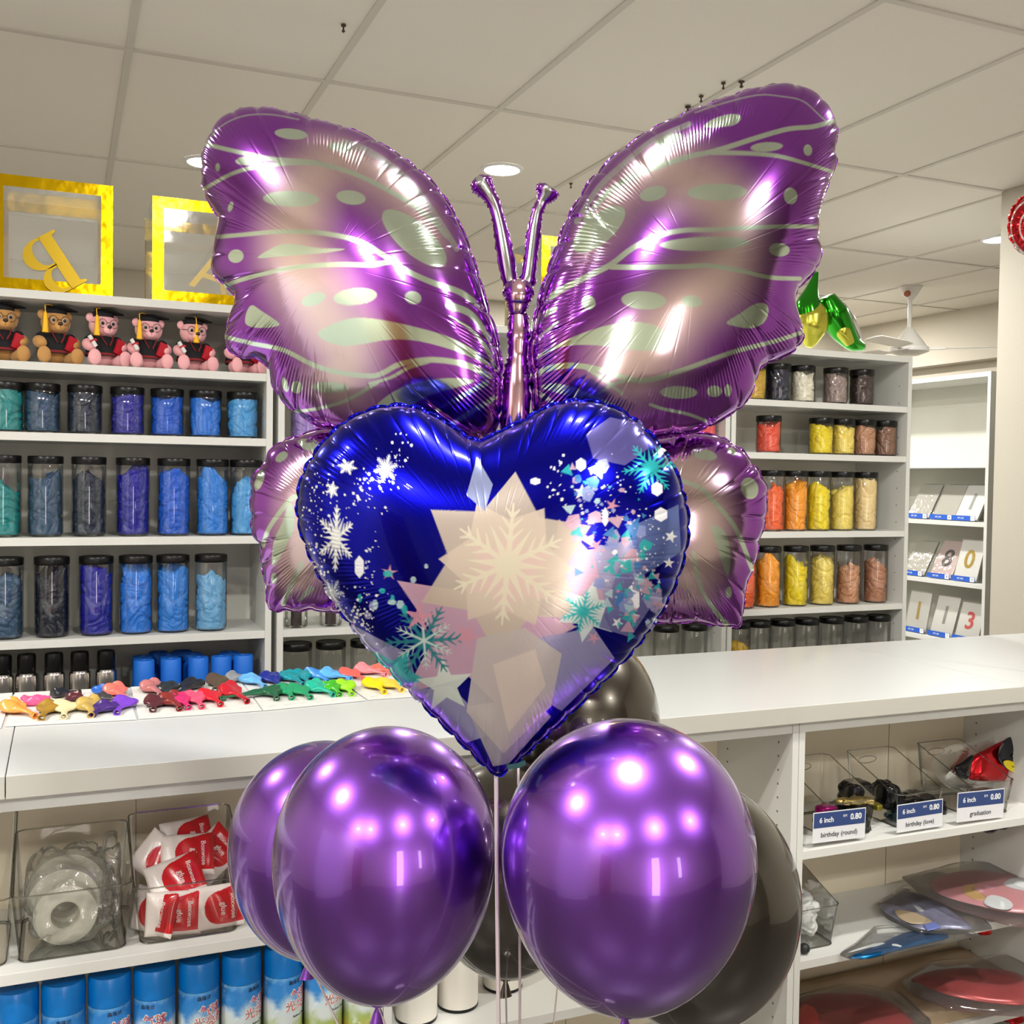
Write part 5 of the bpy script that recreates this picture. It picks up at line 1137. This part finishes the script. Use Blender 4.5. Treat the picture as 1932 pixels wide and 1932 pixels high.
# bagged red foil balloon with black wheel patch over the third bin
rf = empty('red_car_balloon', tuple(PY(1870, 1462, 2.06).tolist()), 0, 'bagged red foil balloon with black and yellow wheel over the graduation bin', 'folded balloon'); iv = Matrix.Translation(-rf.location)
RFM = mat('red_metal_foil', (.60, .008, .016), .2, .9, bump=.6, bscale=30, coat=.4)
def patch(name, px, y, th, m, par=rf, inv=None):
    px = smooth_closed(px, 4); c = px.mean(0); M_ = 10; N_ = len(px); V = []
    for s in (-1, 1):
        for j in range(1, M_+1):
            r = 1-(1-j/M_)**1.6
            q = c+(px-c)*r; w3 = PY(q[:, 0], q[:, 1], y); hgt_ = th*math.sqrt(max(0, 1-r*r)); w3[:, 1] += s*hgt_*(1 if s > 0 else 1); V.append(w3)
    V = np.concatenate(V); c3 = PY(c[0], c[1], y); V = np.vstack([V, c3+np.array([0, -th, 0]), c3+np.array([0, th, 0])]); nn = np.abs(wavenoise(V, 60, 3))*.003; V[:, 1] += nn
    m_ = MB(); f = []
    for s in range(2):
        o_ = s*M_*N_
        for j in range(M_-1):
            for i in range(N_):
                q = (o_+j*N_+i, o_+j*N_+(i+1) % N_, o_+(j+1)*N_+(i+1) % N_, o_+(j+1)*N_+i); f.append(q if s else q[::-1])
        for i in range(N_): f.append((len(V)-2+s, o_+i, o_+(i+1) % N_) if s else (len(V)-2, o_+(i+1) % N_, o_+i))
    m_.add(V, f, 0, True); o = m_.build(name, m, par, auto=False); o.data.transform(inv if inv is not None else iv); return o
patch('envelope', [(1826, 1466), (1836, 1430), (1865, 1412), (1892, 1398), (1920, 1388), (1960, 1390), (1965, 1440), (1930, 1478), (1890, 1474), (1850, 1474)], 2.07, .022, RFM)
patch('tail_patch', [(1802, 1446), (1818, 1436), (1836, 1424), (1832, 1444), (1826, 1468), (1812, 1468), (1803, 1456)], 2.068, .012, FB)
wp = patch('wheel', [(1884, 1420), (1892, 1400), (1908, 1391), (1914, 1398), (1906, 1420), (1922, 1440), (1932, 1452), (1920, 1460), (1898, 1450), (1886, 1434)], 2.045, .008, mat('black_print_film', (.008, .008, .012), .2))
patch('wheel_hub', [(1895, 1438), (1905, 1435), (1920, 1443), (1923, 1453), (1914, 1458), (1901, 1450)], 2.036, .003, mat('yellow_print', (.70, .55, .01), .3), wp)
patch('clear_bag', [(1760, 1440), (1790, 1408), (1840, 1400), (1900, 1382), (1960, 1380), (1965, 1490), (1900, 1500), (1830, 1496), (1780, 1480)], 2.10, .004, BAG)
# middle and lower shelf of the right cabinet: clear bin and flat packed foil balloons
zM = SB; zL = .2
xm = 1.529+.0165+.073
make_bin(xm, 2.05, zM, .140, .21, .10, .165, 'clear bin of white feathers on the middle shelf, by the post', True)
crinkle('white_feathers', (xm, 2.05, zM+.058), (.052, .078, .052), 12, mat('white_down', (.72, .73, .72), .9, bump=1, bscale=120, nvar=.1), 'white fluffy filling inside the middle shelf bin', 'feathers', k=75, amp=.3, n=50, kind='stuff')
tag(MB().ell((XatY(1538, 1.945), 1.945, zM+.0125), (.013, .013, .012), 14).build('ball_cap', mat('black_rubber', (.012, .012, .013), .5)), 'small black round cap at the shelf edge below the feather bin', 'cap')
def flat_pack(px, z, th, parts, lab, bagpx=None, y=None):
    """a foil balloon packed flat in a clear bag, outline given where it lies on plane z"""
    c = PZ(np.mean([p[0] for p in px]), np.mean([p[1] for p in px]), z); t = empty('flat_packed_balloon', tuple(c.tolist()), 0, lab, 'packed balloon', 'foil balloons packed flat in clear bags'); iv_ = Matrix.Translation(-t.location)
    def sheet(nm, pp, zz, tk, m, wav=.002):
        q = smooth_closed(pp, 3) if len(pp) > 4 else smooth_closed(pp, 1)
        if nm == 'clear_bag': q = resample(np.array(pp, float), 48)[0]
        w3 = PZ(q[:, 0], q[:, 1], zz); cc = w3.mean(0); V = []; n_ = len(q); R_ = 7
        for j in range(1, R_+1):
            r = j/R_; k_ = cc+(w3-cc)*r; k_[:, 2] += tk*math.sqrt(max(0, 1-r**3)); V.append(k_)
        V = np.concatenate(V); V[:, 2] += np.abs(wavenoise(V*np.array([1, 1, 0]), 40, 4))*wav
        lo_ = w3.copy(); lo_[:, 2] -= .0012
        A = np.vstack([V, lo_, cc+np.array([0, 0, tk])]); m_ = MB(); f = []
        for j in range(R_-1):
            for i in range(n_): f.append((j*n_+i, j*n_+(i+1) % n_, (j+1)*n_+(i+1) % n_, (j+1)*n_+i))
        for i in range(n_): f.append((len(A)-1, (i+1) % n_, i)); f.append(((R_-1)*n_+i, (R_-1)*n_+(i+1) % n_, R_*n_+(i+1) % n_, R_*n_+i))
        f.append(tuple(R_*n_+i for i in range(n_)))
        m_.add(A, f, 0, True); o = m_.build(nm, m, t, auto=False)
        bmm = bmesh.new(); bmm.from_mesh(o.data); bmesh.ops.recalc_face_normals(bmm, faces=bmm.faces); bmm.to_mesh(o.data); bmm.free()
        o.data.transform(iv_); return o
    base = sheet('folded_envelope', px, z, th, parts[0])
    for nm, pp, m, dz in parts[1:]:
        o = sheet(nm, pp, z+th*.75+dz, .002, m, .0); 
        w_ = o.matrix_world; o.parent = base
    if bagpx: sheet('clear_bag', bagpx, z-.001, th*1.1+.001, clear('flat_clear_bag', (1, 1, 1), .06, .08, haze=.03), .004)
    return t
PKF = mat('pink_print_film', (.62, .27, .29), .35, .2); RDF = mat('dull_red_film', (.42, .05, .05), .3, .3, bump=.3, bscale=20)
BLF = mat('blue_foil_dark', (.0, .10, .28), .25, .7, bump=.4, bscale=40); GYF = mat('grey_violet_print', (.22, .22, .32), .35, .4, bump=.4, bscale=40, nvar=.5)
flat_pack([(1640, 1792), (1700, 1762), (1760, 1752), (1790, 1768), (1740, 1782), (1690, 1794), (1640, 1808), (1600, 1806)], zM+.004, .006, [BLF, ('silver_edge', [(1600, 1797), (1660, 1785), (1700, 1786), (1690, 1780), (1650, 1780)], mat('pale_print', (.6, .62, .62), .4), .001)], 'flat blue foil balloon at the bottom of the middle shelf pile', [(1585, 1802), (1650, 1750), (1780, 1740), (1850, 1765), (1760, 1785), (1680, 1800), (1610, 1812)])
flat_pack([(1662, 1700), (1700, 1682), (1745, 1690), (1800, 1722), (1835, 1752), (1790, 1752), (1742, 1754), (1700, 1738), (1665, 1718)], zM+.018, .008, [GYF, ('tan_motif', [(1690, 1716), (1730, 1722), (1760, 1740), (1720, 1742), (1695, 1730)], mat('tan_print', (.32, .25, .16), .4), .001), ('pale_motif', [(1712, 1703), (1735, 1708), (1750, 1724), (1735, 1722)], mat('pale_print', ()), .001), ('blue_motif', [(1742, 1745), (1765, 1738), (1775, 1750), (1750, 1756)], mat('blue_print', (.12, .16, .42), .4), .001)],
          'flat grey violet foil balloon with mixed print in the middle pile', [(1655, 1705), (1705, 1672), (1760, 1676), (1830, 1712), (1875, 1752), (1800, 1762), (1735, 1760), (1680, 1735)])
flat_pack([(1755, 1668), (1790, 1648), (1850, 1642), (1910, 1652), (1960, 1672), (1985, 1700), (1960, 1722), (1900, 1720), (1830, 1705), (1775, 1688)], zM+.048, .008,
          [PKF, ('rainbow_motif', [(1815, 1668), (1830, 1661), (1850, 1659), (1848, 1665), (1832, 1668), (1826, 1676), (1840, 1688), (1862, 1694), (1855, 1699), (1830, 1693), (1815, 1680)], mat('ochre_print', (.48, .30, .10), .4), .001), ('grey_motif', [(1862, 1690), (1885, 1686), (1912, 1690), (1908, 1714), (1880, 1714), (1856, 1704)], mat('pale_print', ()), .001), ('grey_motif', [(1886, 1668), (1910, 1656), (1935, 1662), (1950, 1680), (1915, 1682), (1895, 1676)], mat('pale_print', ()), .001), ('pink_motif', [(1838, 1670), (1870, 1668), (1880, 1680), (1850, 1686), (1836, 1680)], mat('light_pink_print', (.66, .34, .42), .4), .001)],
          'flat round pink foil balloon with rainbow print atop the middle pile', [(1702, 1656), (1760, 1640), (1830, 1625), (1960, 1640), (2000, 1690), (1990, 1760), (1900, 1745), (1800, 1715), (1735, 1685)])
cr(1853, 1755, 1.96, (.018, .02, .008), 14, RFM, 'small red foil bit at the edge of the middle shelf pile')
cr(1766, 1765, 1.95, (.020, .02, .007), 15, BLF, 'small blue foil bit at the edge of the middle shelf pile')
zL = CZ-1.31
flat_pack([(1725, 1845), (1770, 1830), (1850, 1828), (1920, 1836), (1965, 1870), (1940, 1895), (1870, 1892), (1800, 1880), (1750, 1862)], SB-.165, .012, [RDF], 'flat red foil balloon, upper one on the lowest visible pile', [(1700, 1852), (1760, 1815), (1900, 1800), (1990, 1850), (1980, 1920), (1880, 1915), (1790, 1905), (1720, 1875)])
flat_pack([(1510, 1890), (1560, 1874), (1640, 1876), (1700, 1905), (1725, 1940), (1700, 1980), (1560, 1990), (1500, 1950)], SB-.195, .012, [RDF], 'flat dull red foil balloon at the lower left of the right cabinet', [(1500, 1880), (1600, 1852), (1700, 1870), (1760, 1930), (1740, 1990), (1540, 2000)])
cr(1905, 1915, 1.97, (.035, .03, .016), 17, RFM, 'shiny red foil balloon bunched at the lower right corner')
cr(1850, 1928, 1.96, (.025, .02, .012), 18, FYl, 'yellow brown foil balloon bunched by the shiny red one')
cr(1752, 1930, 1.955, (.012, .012, .008), 19, GRF, 'small green foil bit at the bottom edge of the lower right pile')
tag(MB().box((1.547, 1.93, .2005), (2.33, 2.19, SB-.21)).build('carton', mat('brown_carton', (.34, .25, .16), .8)), 'brown carton under the red flat packs in the right cabinet', 'carton')
# ================================================================== NUMBER PACKS ON THE SIDE RACK
BLU = mat('blue_tag_print', (.02, .10, .50), .5); GLD = mat('gold_print', (.62, .42, .02), .3, .6); SVP = mat('silver_print', (.42, .43, .40), .35, .6); REDP = mat('red_number_print', (.60, .02, .03), .5)
RH = [CZ+h for h in (.532, .106, -.172, -.463, -.75)]
RM = Matrix.Rotation(-PI/2, 4, 'Z')
def rack_pack(u, row, num, nm, cardc, lab, w_=.140, h_=.195, lean=.5, stackn=1):
    a = P(u, 1000, 1.0); k = (R0+.055)/a[0]; y = float(a[1]*k); z = RH[row]+.002
    t = empty('number_pack', (R0+.03, y, z), -PI/2, lab, 'party pack', 'bagged number packs on the side rack')
    T = Matrix.Rotation(-lean, 4, 'X')
    MB().box((-w_/2, 0, .006), (w_/2, .003, h_), mtx=T).build('backing_card', mat('card_'+cardc[0], cardc[1], .5), t)
    MB().box((-w_/2-.003, -.003, .0), (w_/2+.003, .008, h_+.006), mtx=T).build('clear_bag', BAG, t)
    if num: text_mesh('printed_number', num, h_*.62, nm, t, T @ Matrix.Translation((0, -.0012, h_*.52)) @ fm, extrude=.0006, bold=.002)
    g = MB().box((-w_/2-.002, -.012, .002), (w_/2+.002, -.011, .026)).build('price_label', BLU, t)
    MB().box((w_/2-.024, -.0128, .003), (w_/2+.001, -.0121, .025)).build('white_field', TW, g)
    text_mesh('printed_text', 'RM 2.00', .011, WTX, g, Matrix.Translation((-.014, -.0124, .014)) @ fm, extrude=.0002)
    text_mesh('printed_text', '0' if num is None else num, .014, KTX, g, Matrix.Translation((w_/2-.011, -.0132, .014)) @ fm, extrude=.0002)
    MB().box((-w_/2-.002, -.0108, 0), (w_/2+.002, .0, .002)).build('label_holder', CLEAR, t)
GREYC = ('grey', (.40, .38, .33)); WHC = ('white', (.68, .67, .64)); PKC = ('pinkish', (.50, .38, .36))
rack_pack(1738, 2, None, None, GREYC, 'grey bagged pack, left one on the rack shelf with three labels')
rack_pack(1784, 2, None, None, GREYC, 'grey bagged pack, middle one on the rack shelf with three labels')
rack_pack(1827, 2, '1', SVP, WHC, 'white bagged pack at the right end of the rack upper shelf')
rack_pack(1732, 3, None, None, GREYC, 'grey bagged pack left of the number 8 pack')
rack_pack(1782, 3, '8', KTX, PKC, 'pinkish number pack with black 8 on the rack', h_=.21)
rack_pack(1829, 3, '0', GLD, WHC, 'white number pack with gold 0 right of the 8', h_=.205, lean=.3)
rack_pack(1738, 4, '1', GLD, WHC, 'white number pack with gold 1 on the lowest rack shelf', h_=.205, lean=.2)
rack_pack(1786, 4, '1', SVP, WHC, 'white number pack with silver 1 on the lowest rack shelf', h_=.205, lean=.3)
rack_pack(1834, 4, '3', REDP, WHC, 'white number pack with red 3 on the lowest rack shelf', h_=.19, lean=.3)
